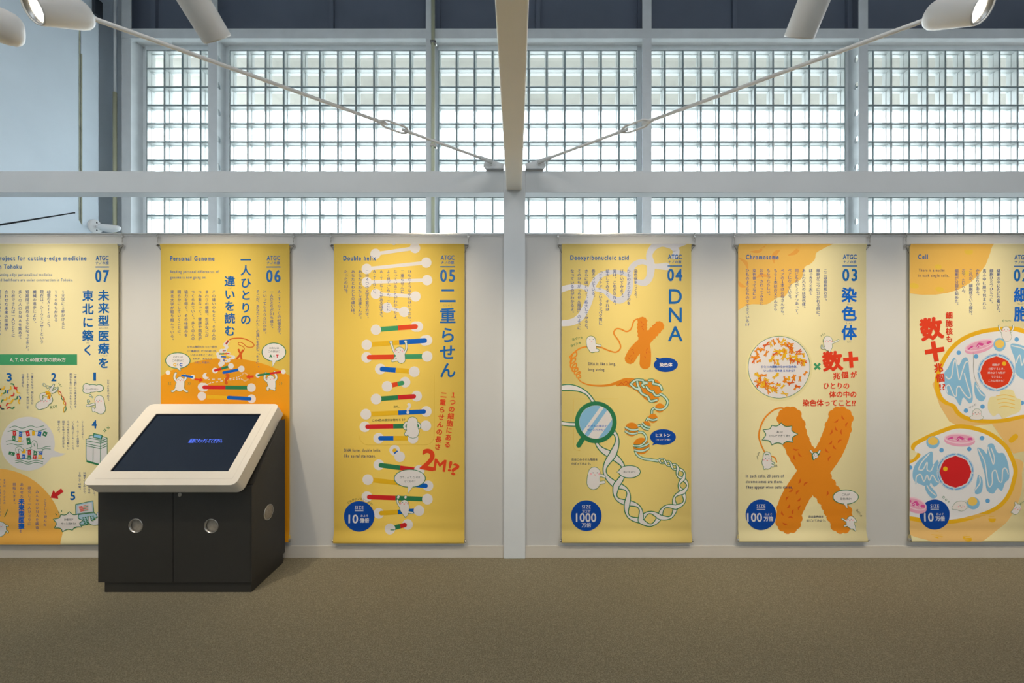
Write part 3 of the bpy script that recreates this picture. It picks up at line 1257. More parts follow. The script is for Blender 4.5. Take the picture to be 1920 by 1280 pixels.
    # ---- hardware and sheet
    def hardware(self):
        r = self.root
        X0, X1 = (self.x0 - 967) / SB, (self.x1 - 967) / SB
        z = lambda y: EYE - (y - 647) / SB
        ys = [YTOP + 0.0] + [c for c in YCUTS if YTOP < c < self.yb - 1] + [self.yb]
        extra = [500 + 40 * i for i in range(11)]
        ys = sorted(set(ys + extra))
        prof = []
        # rear lap of the top pocket
        for a in (150, 110, 70, 30):
            t = math.radians(a)
            prof.append((YS - 0.010 + 0.0095 - 0.0095 * math.cos(math.pi - t) * 1.0, z(YTOP) - 0.0095 + 0.0095 * math.sin(t) + 0.0))
        prof = [(YS + 0.006, z(YTOP + 6)), (YS + 0.008, z(YTOP + 2.5)), (YS + 0.004, z(YTOP + 0.6)), (YS - 0.003, z(YTOP - 0.2))]
        for y in ys:
            prof.append((YS - sheet_off(y), z(y)))
        yb = self.yb
        prof += [(YS - 0.010, z(yb + 1.2)), (YS + 0.002, z(yb + 1.0)), (YS + 0.010, z(yb - 3)), (YS + 0.008, z(yb - 8)), (YS + 0.001, z(yb - 12))]
        m = MB()
        rows = []
        for (y, zz) in prof:
            rows.append((m.bm.verts.new((X0, y, zz)), m.bm.verts.new((X1, y, zz))))
        for i in range(len(rows) - 1):
            f = m.bm.faces.new((rows[i][0], rows[i][1], rows[i + 1][1], rows[i + 1][0]))
            f.smooth = True
        sh = m.build('sheet', self.base, r)
        md = sh.modifiers.new('cloth_thickness', 'SOLIDIFY')
        md.thickness = 0.0006
        md.offset = -1
        # top rod and bottom rod with end caps
        zr = z(YTOP + 2.0)
        MB().cyl((X0 - 0.020, YS + 0.0015, zr), (X1 + 0.022, YS + 0.0015, zr), 0.0055, seg=16).build('top_rod', M_alu, r)
        for xx, s in ((X0 - 0.024, -1), (X1 + 0.026, 1)):
            MB().cyl((xx - 0.004, YS + 0.0015, zr), (xx + 0.004, YS + 0.0015, zr), 0.0085, seg=16).build('rod_end', M_alu, r)
            # hook over the picture rail and short chain
            hx = xx
            zt = 2.292
            hk = MB()
            hk.tube([(hx, YS + 0.020, zt - 0.012), (hx, YS + 0.008, zt), (hx, YS - 0.004, zt - 0.006), (hx, YS - 0.003, zt - 0.022), (hx, YS + 0.003, zt - 0.028)], 0.0022, seg=6)
            hk.box(hx - 0.007, hx + 0.007, YS - 0.002, YS + 0.004, zt - 0.036, zt - 0.020, 0.001)
            hook = hk.build('hook', M_alu, r)
            zc = zt - 0.040
            k = 0
            while zc > zr + 0.012:
                ln = MB()
                a = 0 if k % 2 else math.pi / 2
                pts = []
                for i in range(9):
                    t = 2 * math.pi * i / 8
                    u = 0.0034 * math.cos(t)
                    pts.append((hx + u * math.cos(a), YS + 0.001 + u * math.sin(a), zc + 0.0062 * math.sin(t)))
                ln.tube(pts, 0.0011, seg=5)
                ln.build('chain_link', M_alu, r)
                zc -= 0.0095
                k += 1
            # cord from the rod end back to the sheet edge
            ex = X0 if s < 0 else X1
            MB().tube([(xx, YS + 0.003, zr - 0.006), (ex + s * 0.010, YS + 0.008, zr - 0.026), (ex - s * 0.002, YS + 0.008, zr - 0.055)], 0.0012, seg=5).build('cord', mat('dark_cord', (60, 56, 50), 0.7), r)
        zb = z(yb - 2.6)
        MB().cyl((X0 - 0.002, YS - 0.006, zb), (X1 + 0.004, YS - 0.006, zb), 0.0085, seg=16).build('bottom_rod', M_alu, r)
        for xx in (X0 - 0.006, X1 + 0.007):
            MB().lathe((xx - 0.005, YS - 0.006, zb), (1, 0, 0), [(0, 0.006), (0.002, 0.0095), (0.008, 0.0095), (0.010, 0.006)], seg=16).build('rod_knob', M_alu, r)

    def finish(self, labels={}):
        W = wloc(self.root)
        depth = {}
        d = 0.0
        for L, cid, n in sorted(self.calls):
            d += 2.0e-6
            depth[cid] = d
            d += n * 3.0e-7
        for key in self.order:
            P = self.parts[key]
            if not P['f']:
                continue
            name = key.rstrip('+')
            me = bpy.data.meshes.new(name)
            bm = bmesh.new()
            vs = [bm.verts.new((v[0], v[1], (depth[v[2]] + v[3] * 3.0e-7) * 1000)) for v in P['v']]
            for f, c in zip(P['f'], P['m']):
                try:
                    fc = bm.faces.new([vs[i] for i in f])
                    fc.material_index = c
                except ValueError:
                    pass
            G = lambda: bm.verts[:] + bm.edges[:] + bm.faces[:]
            for co, no in (((self.x0, 0, 0), (-1, 0, 0)), ((self.x1, 0, 0), (1, 0, 0)), ((0, YTOP, 0), (0, -1, 0)), ((0, self.yb, 0), (0, 1, 0))):
                bmesh.ops.bisect_plane(bm, geom=G(), plane_co=co, plane_no=no, clear_outer=True)
            if bm.verts:
                y_lo = min(v.co.y for v in bm.verts)
                y_hi = max(v.co.y for v in bm.verts)
                for y in YCUTS:
                    if y_lo < y < y_hi:
                        bmesh.ops.bisect_plane(bm, geom=G(), plane_co=(0, y, 0), plane_no=(0, 1, 0))
            for v in bm.verts:
                x, y, L = v.co
                v.co = (Vector(((x - 967) / SB, YS - sheet_off(y) - 0.0004 - L / 1000, EYE - (y - 647) / SB)) - W)
            bm.normal_update()
            for f in bm.faces:
                if f.normal.y > 0:
                    f.normal_flip()
            bm.to_mesh(me)
            bm.free()
            for c in P['c']:
                me.materials.append(pmat(c))
            o = bpy.data.objects.new(name, me)
            COL.objects.link(o)
            o.parent = self.root
            if name not in ('speech_bubble', 'cartoon_figure', 'speech_burst', 'arrow', 'title_band', 'answer_flap'):
                o['kind'] = 'stuff'        # printed marks too small to pick apart
            if name in labels:
                o['label'] = labels[name]
        tcu.body = ''


def grow(pts, o):
    c = (sum(p[0] for p in pts) / len(pts), sum(p[1] for p in pts) / len(pts))
    out = []
    for p in pts:
        dx, dy = p[0] - c[0], p[1] - c[1]
        l = math.hypot(dx, dy) or 1
        out.append((p[0] + dx / l * o, p[1] + dy / l * o))
    return out


def arc(cx, cy, r, a0, a1, n=10, ry=None):
    ry = r if ry is None else ry
    return [(cx + r * math.cos(math.radians(a0 + (a1 - a0) * i / n)), cy + ry * math.sin(math.radians(a0 + (a1 - a0) * i / n))) for i in range(n + 1)]


def helix(B, ctr, amp, turns, w, L, phase=0.0, o=8, per=10):
    """two crossing ribbons along a centre line (current frame); amp/w may be (start, end)"""
    c = catmull(ctr, 14)
    N = len(c)
    s = [0.0]
    for i in range(1, N):
        s.append(s[-1] + math.hypot(c[i][0] - c[i - 1][0], c[i][1] - c[i - 1][1]))
    tot = s[-1]
    amp = amp if isinstance(amp, tuple) else (amp, amp)
    w = w if isinstance(w, tuple) else (w, w)
    M = int(turns * 2 * per)

    def pos(t, sg):
        d = t * tot
        i = 1
        while i < N - 1 and s[i] < d:
            i += 1
        f = (d - s[i - 1]) / max(1e-6, s[i] - s[i - 1])
        x = c[i - 1][0] + (c[i][0] - c[i - 1][0]) * f
        y = c[i - 1][1] + (c[i][1] - c[i - 1][1]) * f
        dx, dy = c[i][0] - c[i - 1][0], c[i][1] - c[i - 1][1]
        l = math.hypot(dx, dy)
        a = amp[0] + (amp[1] - amp[0]) * t
        ph = phase + t * turns * 2 * math.pi
        off = sg * a * math.sin(ph)
        ww = (w[0] + (w[1] - w[0]) * t) * (0.30 + 0.70 * abs(math.cos(ph)))
        return (x - dy / l * off, y + dx / l * off), ww
    # half-turn pieces, alternating which ribbon lies on top
    k0 = math.floor((phase - math.pi / 2) / math.pi)
    for sg in (1, -1):
        k = 0
        while True:
            pa = (k0 + k) * math.pi + math.pi / 2
            pb = pa + math.pi
            ta = max(0, (pa - phase) / (turns * 2 * math.pi))
            tb = min(1, (pb - phase) / (turns * 2 * math.pi))
            if ta >= 1:
                break
            if tb > ta:
                top = ((k0 + k) % 2 == 0) == (sg == 1)
                pts = []
                ws = []
                for i in range(per + 1):
                    p, ww = pos(ta + (tb - ta) * i / per, sg)
                    pts.append(p)
                    ws.append(ww)
                B.tube(pts, ws, L + (2 if top else 0), o=o, caps=False)
            k += 1
            if k > 60:
                break


def bumpy(B, pts, w, col, L, step=0.55, seed=1):
    """thick stroke with a scalloped outline"""
    rnd = random.Random(seed)
    B.line(pts, [q * 0.96 for q in w] if isinstance(w, (list, tuple)) else w * 0.96, col, L)
    c = catmull(pts, 10)
    acc = 0
    ww = w[0] if isinstance(w, (list, tuple)) else w
    rb = ww * 0.19
    for i in range(1, len(c)):
        dx, dy = c[i][0] - c[i - 1][0], c[i][1] - c[i - 1][1]
        l = math.hypot(dx, dy)
        acc += l
        if acc > rb * 1.5:
            acc = 0
            for s in (-1, 1):
                h = ww / 2 - rb * 0.74
                B.circ(c[i][0] - dy / l * h * s, c[i][1] + dx / l * h * s, rb * rnd.uniform(0.9, 1.1), col, L + 0.03 * s, seg=14)
    for e, q in ((c[0], c[1]), (c[-1], c[-2])):
        a0 = math.atan2(e[1] - q[1], e[0] - q[0])
        for k in range(-2, 3):
            a = a0 + k * 0.6
            h = ww / 2 - rb * 0.74
            B.circ(e[0] + h * math.cos(a), e[1] + h * math.sin(a), rb, col, L + 0.06, seg=14)


def twist(B, cr, w, L, k=0.32, o=10):
    """double ribbon through the crossing points cr; w = ribbon width at each crossing"""
    n = len(cr)

    def bulge(i, t, sg):
        a, b_ = cr[i], cr[i + 1]
        dx, dy = b_[0] - a[0], b_[1] - a[1]
        m = k * sg * (1 if i % 2 == 0 else -1) * math.sin(math.pi * t)
        return (a[0] + dx * t - dy * m, a[1] + dy * t + dx * m), (w[i] + (w[i + 1] - w[i]) * t) * (1 - 0.62 * math.sin(math.pi * t) ** 2)
    for c in range(n):
        for sg in (1, -1):
            top = (c % 2 == 0) == (sg == 1)
            pts = []
            ws = []
            if c > 0:
                for j in range(5, 10):
                    p, q = bulge(c - 1, j / 10, sg)
                    pts.append(p)
                    ws.append(q)
            if c < n - 1:
                for j in range(0, 6):
                    p, q = bulge(c, j / 10, sg)
                    pts.append(p)
                    ws.append(q)
            elif c == n - 1:
                pts.append(cr[c])
                ws.append(w[c])
            for q0, q1 in ((0, 1), (-1, -2)):
                ex, ey = pts[q0][0] - pts[q1][0], pts[q0][1] - pts[q1][1]
                el = math.hypot(ex, ey) or 1
                if (q0 == 0 and c > 0) or (q0 == -1 and c < n - 1):
                    pts[q0] = (pts[q0][0] + ex / el * 3, pts[q0][1] + ey / el * 3)
            oo = o if not isinstance(o, (list, tuple)) else o[0] + (o[1] - o[0]) * c / (n - 1)
            B.tube(pts, ws, L + (2 if top else 0), o=oo, caps=False)
# ---------------------------------------------------------------- base cloths
def cloth(name, rgb):
    return mat(name, rgb, 0.55, var=0.02, scale=1.5, spec=0.25)


C_cream = cloth('cream_banner_cloth', (250, 238, 186))
C_yel6 = cloth('warm_yellow_banner_cloth', (252, 216, 100))
C_yel5 = cloth('yellow_banner_cloth', (253, 216, 102))
C_yel4 = cloth('pale_yellow_banner_cloth', (247, 222, 136))

# =============================== banner 07
b = Banner(-20, 222, C_cream, 'cream banner numbered 07 cut by the left edge, with green title band, behind the kiosk', yb=1018.5)
b.logo('07', 179.5, 204)
b.part('english_text')
b.htext('Project for cutting-edge medicine', -6.5, 162, 487.8, 8, 'blue', bold=0.02, space=1.28)
b.htext('in Tohoku', -4, 40, 503.6, 8, 'blue', bold=0.02, space=1.28)
b.htext('Cutting-edge personalized medicine', -5, 98, 517, 5, 'blue', bold=0.01, space=1.28)
b.htext('and healthcare are under construction in Tohoku.', -5, 136.5, 527.2, 5, 'blue', bold=0.01, space=1.28)
b.part('title_text')
for ch, y in zip('未来型医療を', (553.8, 577.3, 601, 629.5, 653, 680)):
    b.glyph(ch, 194.5, y, 21.5, 'blue', 6, 0.026)
for ch, y in zip('東北に築く', (554, 579, 604, 629, 656)):
    b.glyph(ch, 165, y, 21.5, 'blue', 6, 0.026)
b.jtext('みらいがた', 194.5, 615, 3.6, 'grey')
b.jtext('いりょう', 195, 666.5, 3.6, 'grey')
b.jtext('きず', 165, 642.5, 3.6, 'grey')
b.part('body_text')
for s, x, y1 in (('１文字に１秒かけると', 118.5, 617), ('１９０年もかかる', 105, 603), ('[60]億のＡ・Ｔ・Ｇ・Ｃ。', 91.5, 616), ('現在は、シークエンサーという', 78.5, 644),
                 ('機械の進歩により、', 65, 609), ('短期間で読めるようになってきた。', 51.5, 661), ('多くの人のＤＮＡを集めて', 38, 635), ('分析できれば一人ひとりに', 25, 632),
                 ('合わせた未来の医療が', 12, 620), ('可能になるかもしれない。', -1, 631)):
    b.vtext(s, x, 543.5, y1, 7.2)
b.part('title_band')
b.V(0, 0, 1)
b.poly([(-20, 664), (144.6, 664), (144.6, 684), (-20, 684)], 'gband', 4)
b.jtext('A, T, G, C 60億文字の読み方', 71, 674, 8.4, 'w', 6, 0.02)
b.part('step_numbers')
for t, x, y in (('1', 177.7, 713), ('2', 101, 714), ('3', 17.3, 714), ('4', 177, 802.3), ('5', 136.6, 936.5)):
    w_ = 4.2 if t != '1' else 1.9
    b.htext(t, x - w_, x + w_, y, 14.5, 'blue', bold=0.03)
b.part('step_text')
for s, x, y0, y1 in (('ＤＮＡをあつめる。', 203, 711, 754), ('一度に読むには長すぎるので', 141.5, 699, 765), ('適当な長さにＤＮＡをカット。', 132.5, 699, 770), ('二重らせんは、同じものが', 60.5, 699, 758),
                     ('２セットあるから、半分にして', 52, 699, 767), ('[30]億を読む。', 43, 700, 730), ('シークエンサー。', 155, 788, 826), ('Ａ・Ｔ・Ｇ・Ｃの相手は', 146, 788, 838),
                     ('いつも同じＴ・Ａ・Ｃ・Ｇ。', 137, 788, 846), ('らせんをほどいて新しい', 128, 788, 843), ('相手を作って並び方を', 119, 788, 839), ('読むんだ。', 110.5, 788, 813),
                     ('２倍して[60]億。', 149.5, 884, 920), ('[30]億ずつよめたら、', 158.5, 884, 928), ('自分の', 167.5, 909, 926), ('いく。', 177, 917, 932)):
    b.vtext(s, x, y0, y1, 4.8)
b.part('goal_circle')
b.V(0, 0, 1)
b.circ(-9, 1006, 128, 'hill2', 1, seg=72)
for s, x, y0, y1 in (('こうして読んだ', 85, 935, 987), ('みんなのＤＮＡを調査、', 70, 918, 1000), ('研究して一人ひとりに', 55.5, 911, 985), ('あわせた', 41, 904, 934), ('目指します。', 27, 904, 948), ('まずは、たくさんの', 8.6, 897, 945), ('データを集めるところから', 0, 897, 968)):
    b.vtext(s, x, y0, y1, 6.6 if x > 12 else 4.8)
b.vtext('未来型医療', 40.5, 934, 991.5, 11.5, 'b2', 6, 0.05)
b.vtext('を', 39.5, 991, 999, 6)
b.part('arrow')
b.poly([(95, 932.5), (100.5, 918), (104, 923.5), (115, 915), (119.3, 921.5), (108.3, 929.3), (109.7, 934.8)], 'red2', 7)
b.part('map_circle')
b.circ(52.3, 831.5, 50.5, 'wd', 4, seg=64)
b.poly([(98, 842), (103, 845), (112, 849), (124, 850), (112, 855.5), (94, 857)], 'wd', 4.2)
b.V(0, 640, 6.4)
for dy in (0, 46):
    b.line([(120 - dy * .5, 1035 + dy), (180, 1015 + dy), (270, 1040 + dy), (370, 1012 + dy), (440, 1030 + dy), (530 + dy * .6, 1010 + dy * .8)], 7, 'gl', 6)
for dy in (0, 42):
    b.line([(75 + dy * .2, 1195 + dy), (140, 1185 + dy), (210, 1200 + dy), (285, 1190 + dy)], 7, 'gl', 6)
tags = [(175, 1100, 40, 62, 'red2', 'T', -4), (168, 1160, 38, 60, 'gl', 'A', 0), (248, 1112, 38, 58, 'b2', 'C', 3), (240, 1172, 36, 64, 'yel', 'G', 6), (335, 1105, 44, 62, 'red2', 'T', -12),
        (403, 1100, 36, 56, 'yel', '', 0), (475, 1108, 42, 58, 'b2', 'C', 10), (540, 1108, 50, 56, 'gl', 'A', 20), (345, 1195, 46, 84, 'gl', 'A', -10)]


def tagbox(b, x, y, w, h, col, t, rot, L=6):
    c, s = math.cos(math.radians(rot)), math.sin(math.radians(rot))
    R = lambda u, v: (x + u * c - v * s, y + u * s + v * c)
    b.poly([R(-w / 2, -h / 2), R(w / 2, -h / 2), R(w / 2, h / 2), R(-w / 2, h / 2)], col, L)
    if t:
        p = b.T((x, y))
        b.jtext(t, p[0], p[1] + 0.3, 5.0, 'w', L + 1, 0.03)


for a in tags:
    tagbox(b, *a)
b.figure([([(420, 1290), (395, 1240), (410, 1200), (435, 1235), (430, 1290)], 26), ([(390, 1280), (440, 1300), (500, 1300)], 30)], 6, o=5, fill='wd')
b.V(0, 830, 6.4)
for dy in (0, 34):
    b.line([(320, 70 + dy * .6), (400, 50 + dy * .6), (470, 75 + dy * .6), (540, 50 + dy * .6), (608, 40 + dy)], 7, 'gl', 6)
b.line([(180, 180), (300, 190), (420, 178), (525, 190)], 7, 'gl', 5)
for dy in (0, 24):
    b.line([(185, 215 + dy), (250, 205 + dy), (340, 232 + dy), (430, 208 + dy), (515, 228 + dy)], 7, 'gl', 6)
for a in [(142, 128, 74, 40, 'gl', 'A', 14), (220, 160, 38, 66, 'red2', 'T', -6), (284, 165, 38, 54, 'b2', 'C', 6), (286, 100, 46, 50, 'yel', '', 0), (354, 115, 40, 60, 'red2', 'T', 0), (352, 175, 40, 56, 'gl', 'A', 0),
          (425, 118, 42, 58, 'gl', 'A', 4), (418, 170, 42, 44, 'red2', 'T', 3), (490, 120, 42, 44, 'b2', 'C', 4), (482, 168, 42, 50, 'yel', 'G', 4)]:
    tagbox(b, *a)
b.figure([([(215, 110), (200, 75), (240, 60), (270, 85)], 26)], 6, o=5, fill='wd')
b.part('small_drawing')
b.V(0, 640, 6.4)
# 1: sitting figure thinking
b.circ(1040, 545, 46, 'gl', 6); b.circ(1050, 585, 60, 'gl', 6, 42); b.circ(1110, 560, 80, 'gl', 6, 50); b.circ(1190, 560, 56, 'gl', 6, 48)
b.circ(1040, 545, 38, 'w', 7); b.circ(1050, 585, 52, 'w', 7, 34); b.circ(1110, 562, 76, 'w', 7, 44); b.circ(1190, 560, 48, 'w', 7, 40)
b.jtext('いっぱいない', 0 + 1110 / 6.4, 640 + 572 / 6.4, 3.8, 'ink', 8)
b.ring(1085, 648, 13, 6, 'gl', 6, 'w'); b.ring(1110, 668, 9, 5, 'gl', 6, 'w')
b.figure([([(1195, 700), (1205, 760), (1210, 810)], [105, 105, 115]), ([(1130, 750), (1080, 765), (1050, 768)], 22), ([(1180, 800), (1150, 820), (1170, 835), (1230, 830)], 30), ([(1120, 800), (1125, 830)], 26), ([(1060, 735), (1058, 705), (1075, 715)], 12)], 8, o=5)
b.face(1180, 705, 8, 10)
# 2: cutting figure with scissors and string
b.figure([([(480, 770), (540, 740), (560, 700)], [90, 100, 80]), ([(500, 690), (500, 640), (550, 625)], 26), ([(600, 735), (620, 700), (605, 655)], 26)], 8, o=5)
b.face(530, 705, 8, 10)
b.part('small_drawing')
b.circ(580, 620, 36, 'yel', 11, 22, 30); b.circ(592, 665, 30, 'yel', 11, 20, -60)
b.line([(560, 630), (600, 620)], 8, 'orgd', 12); b.line([(590, 650), (600, 690)], 8, 'orgd', 12)
b.tube([(602, 600), (625, 560), (655, 505)], [30, 26, 4], 11, o=5); b.tube([(620, 610), (665, 590), (705, 545)], [26, 24, 4], 11, o=5)
helix(b, [(515, 505), (570, 545), (650, 560), (700, 590)], 16, 2.2, 5, 6, o=3)
for k, (p, q) in enumerate([((700, 590), (740, 650)), ((740, 650), (770, 710)), ((770, 710), (788, 770)), ((788, 770), (770, 850))]):
    cc = ['red2', 'orgd', 'red2', 'gl'][k]
    nx, ny = (q[1] - p[1]) * 0.12, -(q[0] - p[0]) * 0.12
    mid = ((p[0] + q[0]) / 2, (p[1] + q[1]) / 2)
    b.line([p, (mid[0] + nx * 1.6, mid[1] + ny * 1.6), q], 9, cc, 9)
    b.line([p, (mid[0] - nx * 1.6, mid[1] - ny * 1.6), q], 9, 'yel' if k != 1 else 'gl', 9)
b.jtext('えい!', 640 / 6.4, 640 + 783 / 6.4, 6.4, 'gl', 8, 0.02, -12)
for p, q in (((712, 495), (704, 508)), ((728, 512), (718, 524)), ((745, 535), (732, 540))):
    b.line([p, q], 5, 'gl', 8)
# 3: loose strand pieces
rr = random.Random(4)
for x, y, a, c1_, c2_ in ((170, 530, 40, 'gl', 'red2'), (205, 590, 50, 'red2', 'yel'), (110, 580, -55, 'b2', 'yel'), (20, 570, -30, 'ink', 'yel'), (140, 650, -40, 'yel', 'red2'), (40, 620, -40, 'yel', 'gl'), (50, 700, -30, 'gl', 'yel'), (110, 740, -35, 'red2', 'yel'), (180, 690, -35, 'yel', 'gl'), (235, 700, 100, 'b2', 'yel'), (10, 785, 40, 'red2', 'ink'), (130, 795, -5, 'red2', 'gl')):
    ca, sa = math.cos(math.radians(a)), math.sin(math.radians(a))
    R = lambda u, v: (x + u * ca - v * sa, y + u * sa + v * ca)
    b.line([R(-42, 6), R(-22, -7), R(0, 2)], 15, c1_, 6)
    b.line([R(0, 2), R(22, 10), R(42, -6)], 15, c2_, 6.2)
b.part('sequencer_drawing')
m_ = [(1030, 1170), (1065, 1160), (1068, 1130), (1118, 1120), (1235, 1135), (1290, 1155), (1292, 1440), (1200, 1480), (1040, 1430), (1030, 1400)]
b.poly(m_, 'gl', 5)
b.poly([(1038, 1176), (1072, 1166), (1075, 1137), (1120, 1127), (1232, 1142), (1284, 1161), (1285, 1435), (1202, 1470), (1045, 1424), (1038, 1396)], 'wd', 6)
for pts in ([(1036, 1190), (1210, 1220), (1290, 1190)], [(1036, 1225), (1210, 1260), (1290, 1225)], [(1072, 1160), (1240, 1185), (1290, 1160)], [(1036, 1250), (1210, 1285), (1290, 1250)], [(1210, 1200), (1206, 1470)], [(1120, 1270), (1118, 1450)], [(1180, 1190), (1250, 1210)], [(1250, 1160), (1250, 1205)]):
    b.line(pts, 7, 'gl', 7, smooth=False)
b.poly([(1125, 1098), (1235, 1122), (1225, 1175), (1115, 1150)], 'gl', 8)
b.poly([(1137, 1112), (1222, 1130), (1214, 1162), (1127, 1143)], 'sky', 9)
b.poly([(1040, 1425), (1200, 1475), (1200, 1490), (1040, 1445)], 'gl', 8)
for x, y in ((1260, 1065), (1300, 1035)):
    b.poly([(x, y - 24), (x + 6, y - 6), (x + 22, y), (x + 6, y + 6), (x, y + 24), (x - 6, y + 6), (x - 22, y), (x - 6, y - 6)], 'gl', 7)
    b.circ(x, y, 6, 'cream', 8)
b.V(0, 830, 6.4)
b.burst([(640, 915), (730, 860), (835, 825), (945, 855), (1000, 930), (985, 1005), (870, 1045), (755, 1065), (655, 1020)], 7)
b.jtext('30億文字', 827 / 6.4, 830 + 918 / 6.4, 4.4, 'ink', 9)
b.jtext('やっと読めた!', 827 / 6.4, 830 + 965 / 6.4, 4.4, 'ink', 9)
for p, q in (((665, 850), (685, 865)), ((700, 825), (712, 842)), ((742, 808), (742, 825))):
    b.line([p, q], 7, 'gl', 8)
b.part('laptop_drawing')
b.poly([(905, 735), (1120, 690), (1130, 830), (905, 860)], 'gl', 5)
b.poly([(913, 742), (1113, 699), (1122, 825), (913, 852)], 'lb', 6)
b.poly([(932, 755), (1102, 715), (1112, 820), (930, 845)], 'wd', 6.5)
for k in range(6):
    b.line([(950 + k * 4, 765 + k * 11), (990 + k * 5, 757 + k * 11)], 8, 'red', 7.5)
    b.line([(1005, 755 + k * 12), (1060, 742 + k * 13)], 6, 'gl' if k % 2 else 'orgd', 7.5)
b.poly([(905, 862), (1130, 832), (1180, 880), (1040, 985), (960, 990)], 'gl', 5)
b.poly([(915, 868), (1128, 841), (1168, 880), (1035, 975), (970, 980)], 'lb', 6)
for j in range(4):
    for i in range(5):
        x, y = 985 + i * 30 + j * 8, 895 + j * 20 - i * 5
        b.poly([(x, y), (x + 20, y - 4), (x + 26, y + 8), (x + 6, y + 12)], 'gl', 6.5)
b.figure([([(1075, 890), (1085, 940), (1130, 960), (1200, 930)], [20, 30, 50, 90]), ([(1190, 860), (1230, 900)], 60)], 8, o=5, fill='wd')
b.line([(900, 1020), (1000, 990), (1100, 975)], 7, 'gl', 6)
b.part('small_drawing')
b.figure([([(10, 975), (30, 1000), (20, 1060)], [60, 90, 110]), ([(60, 985), (100, 995)], 12), ([(70, 1040), (105, 1070)], 12)], 8, o=5, fill='wd')
b.face(20, 985, 8, 10, False)
b.part('small_drawing')
b.line([(95, 800), (55, 885)], 7, 'gl', 8, False)
b.finish()

# =============================== banner 06
b = Banner(301.5, 543, C_yel6, 'warm yellow and orange banner numbered 06, partly hidden behind the kiosk', yb=1014)
b.logo('06', 500, 525.5)
b.part('english_text')
b.htext('Personal Genome', 319.5, 402, 488.4, 8.2, 'blue', bold=0.025, space=1.28)
b.htext('Reading personal differences of', 319.5, 410, 511.8, 5.2, 'blue', bold=0.01, space=1.28)
b.htext('genome is now going on.', 319.5, 387, 522.3, 5.2, 'blue', bold=0.01, space=1.28)
b.part('title_text')
for ch, y in zip('一人ひとりの', (487, 506.6, 530, 553, 576.6, 599)):
    b.glyph(ch, 461, y, 20.5, 'blue', 6, 0.026)
for ch, y in zip('違いを読む', (526.8, 551.5, 573.5, 596.5, 620)):
    b.glyph(ch, 431, y, 20.5, 'blue', 6, 0.026)
b.jtext('ちが', 431, 540, 3.6, 'grey')
b.part('body_text')
for s, x, y1 in (('Ａ・Ｔ・Ｇ・Ｃの[60]億文字。', 523.5, 630), ('一人ひとりが[0.1]％違う、', 509.5, 619), ('といっても６００万か所。', 496.5, 629), ('そこが、あなたとわたしの違いを生む「もと」。', 483.5, 692),
                 ('この違いのもとと、その人の', 401, 638), ('まわりの環境、生活などが', 388, 632), ('つみ重なって、健康や病気が', 375, 638), ('つくられていく。多くの人の', 362, 638), ('協力を得て、その仕組みを', 349, 632), ('明らかにしていくことに、', 336, 632), ('東北大学が取り組んでいる。', 323, 641)):
    b.vtext(s, x, 543.5, y1, 7.0)
for s, y in (('らせん階段のたった一段分', 650), ('（一塩基対）だけの違いが、', 657.8), ('いろいろなところに、', 665.3), ('それが、あなたと', 672.2), ('わたしの違い。', 679.4)):
    b.jtext(s, 379.5, y, 4.7, 'body')
b.part('hill')
b.V(0, 0, 1)
b.circ(423, 906, 235, 'hill', 1, seg=110)
b.part('helix_drawing')
b.V(295, 610, 7.385)
b.line([(1005, 195), (1060, 178), (1180, 178), (1290, 220), (1340, 270), (1310, 300), (1240, 295), (1190, 250), (1140, 235), (1120, 260), (1180, 290), (1205, 315), (1195, 350)], [16, 15, 14, 13, 12, 11, 10, 9, 9, 9, 9, 10, 12], 'orgd', 4)
b.tube([(985, 205), (950, 260)], 26, 4, o=12, edge='w', fill='red')
b.line([(975, 225), (960, 250)], 14, 'ink', 6)
for p in ([(1125, 335), (1150, 390), (1165, 460)], [(1185, 345), (1150, 400), (1105, 455)]):
    b.line(p, 28, 'orgd', 5)
sm = [((950, 348), (905, 352), 'gl', 'red2', 30, 12), ((1000, 388), (855, 395), 'red2', 'gl', 26, 18), ((880, 430), (1025, 440), 'b2', 'yel', 28, 18), ((910, 478), (960, 485), 'b2', 'yel', 26, 14)]
for a, c, ca, cb, r, w in sm:
    b.circ(a[0] - 15, a[1], r, 'w', 3)
    b.circ(c[0] + (25 if c[0] > a[0] else -15), c[1], r, 'w', 3)
    m_ = ((a[0] + c[0]) / 2, (a[1] + c[1]) / 2)
    b.line([a, m_], w, ca, 5, False, False)
    b.line([m_, c], w, cb, 5, False, False)
for x, y, r in ((945, 265, 32), (960, 300, 26), (860, 430, 34), (1020, 440, 32), (880, 535, 36), (905, 520, 30), (960, 485, 28)):
    b.circ(x, y, r, 'w', 3.2)
b.rung((800, 622), (1020, 560), 'red2', 'gl', 0.4, r=40, w=34, L=4)
b.circ(1165, 600, 44, 'w', 5)
b.line([(920, 652), (1120, 612)], 38, 'b2', 6, False)
b.circ(1165, 600, 44, 'w', 7)
for pts in ([(700, 745), (1000, 735), (1150, 700), (1200, 655), (1250, 680)], [(700, 815), (760, 790), (1000, 755), (1160, 740), (1210, 770), (1260, 740)]):
    c_ = catmull(pts, 8)
    for i in range(0, len(c_) - 1, 2):
        b.line([c_[i], c_[i + 1]], 11, 'w', 6, False, False)
b.circ(672, 700, 44, 'w', 6); b.circ(705, 685, 30, 'hill', 7)
b.part('question_mark')
q_ = b.T((968, 728))
b.jtext('?', q_[0], q_[1] + 0.5, 26, 'orgd', 9, 0.06, 6)
b.part('helix_drawing')
b.rung((650, 855), (1303, 860), 'red2', 'gl', 0.45, r=60, w=52, L=4)
b.circ(618, 850, 58, 'w', 3.5)
b.line([(690, 985), (990, 1000)], 50, 'yel', 4, False, False)
b.circ(617, 977, 60, 'w', 6)
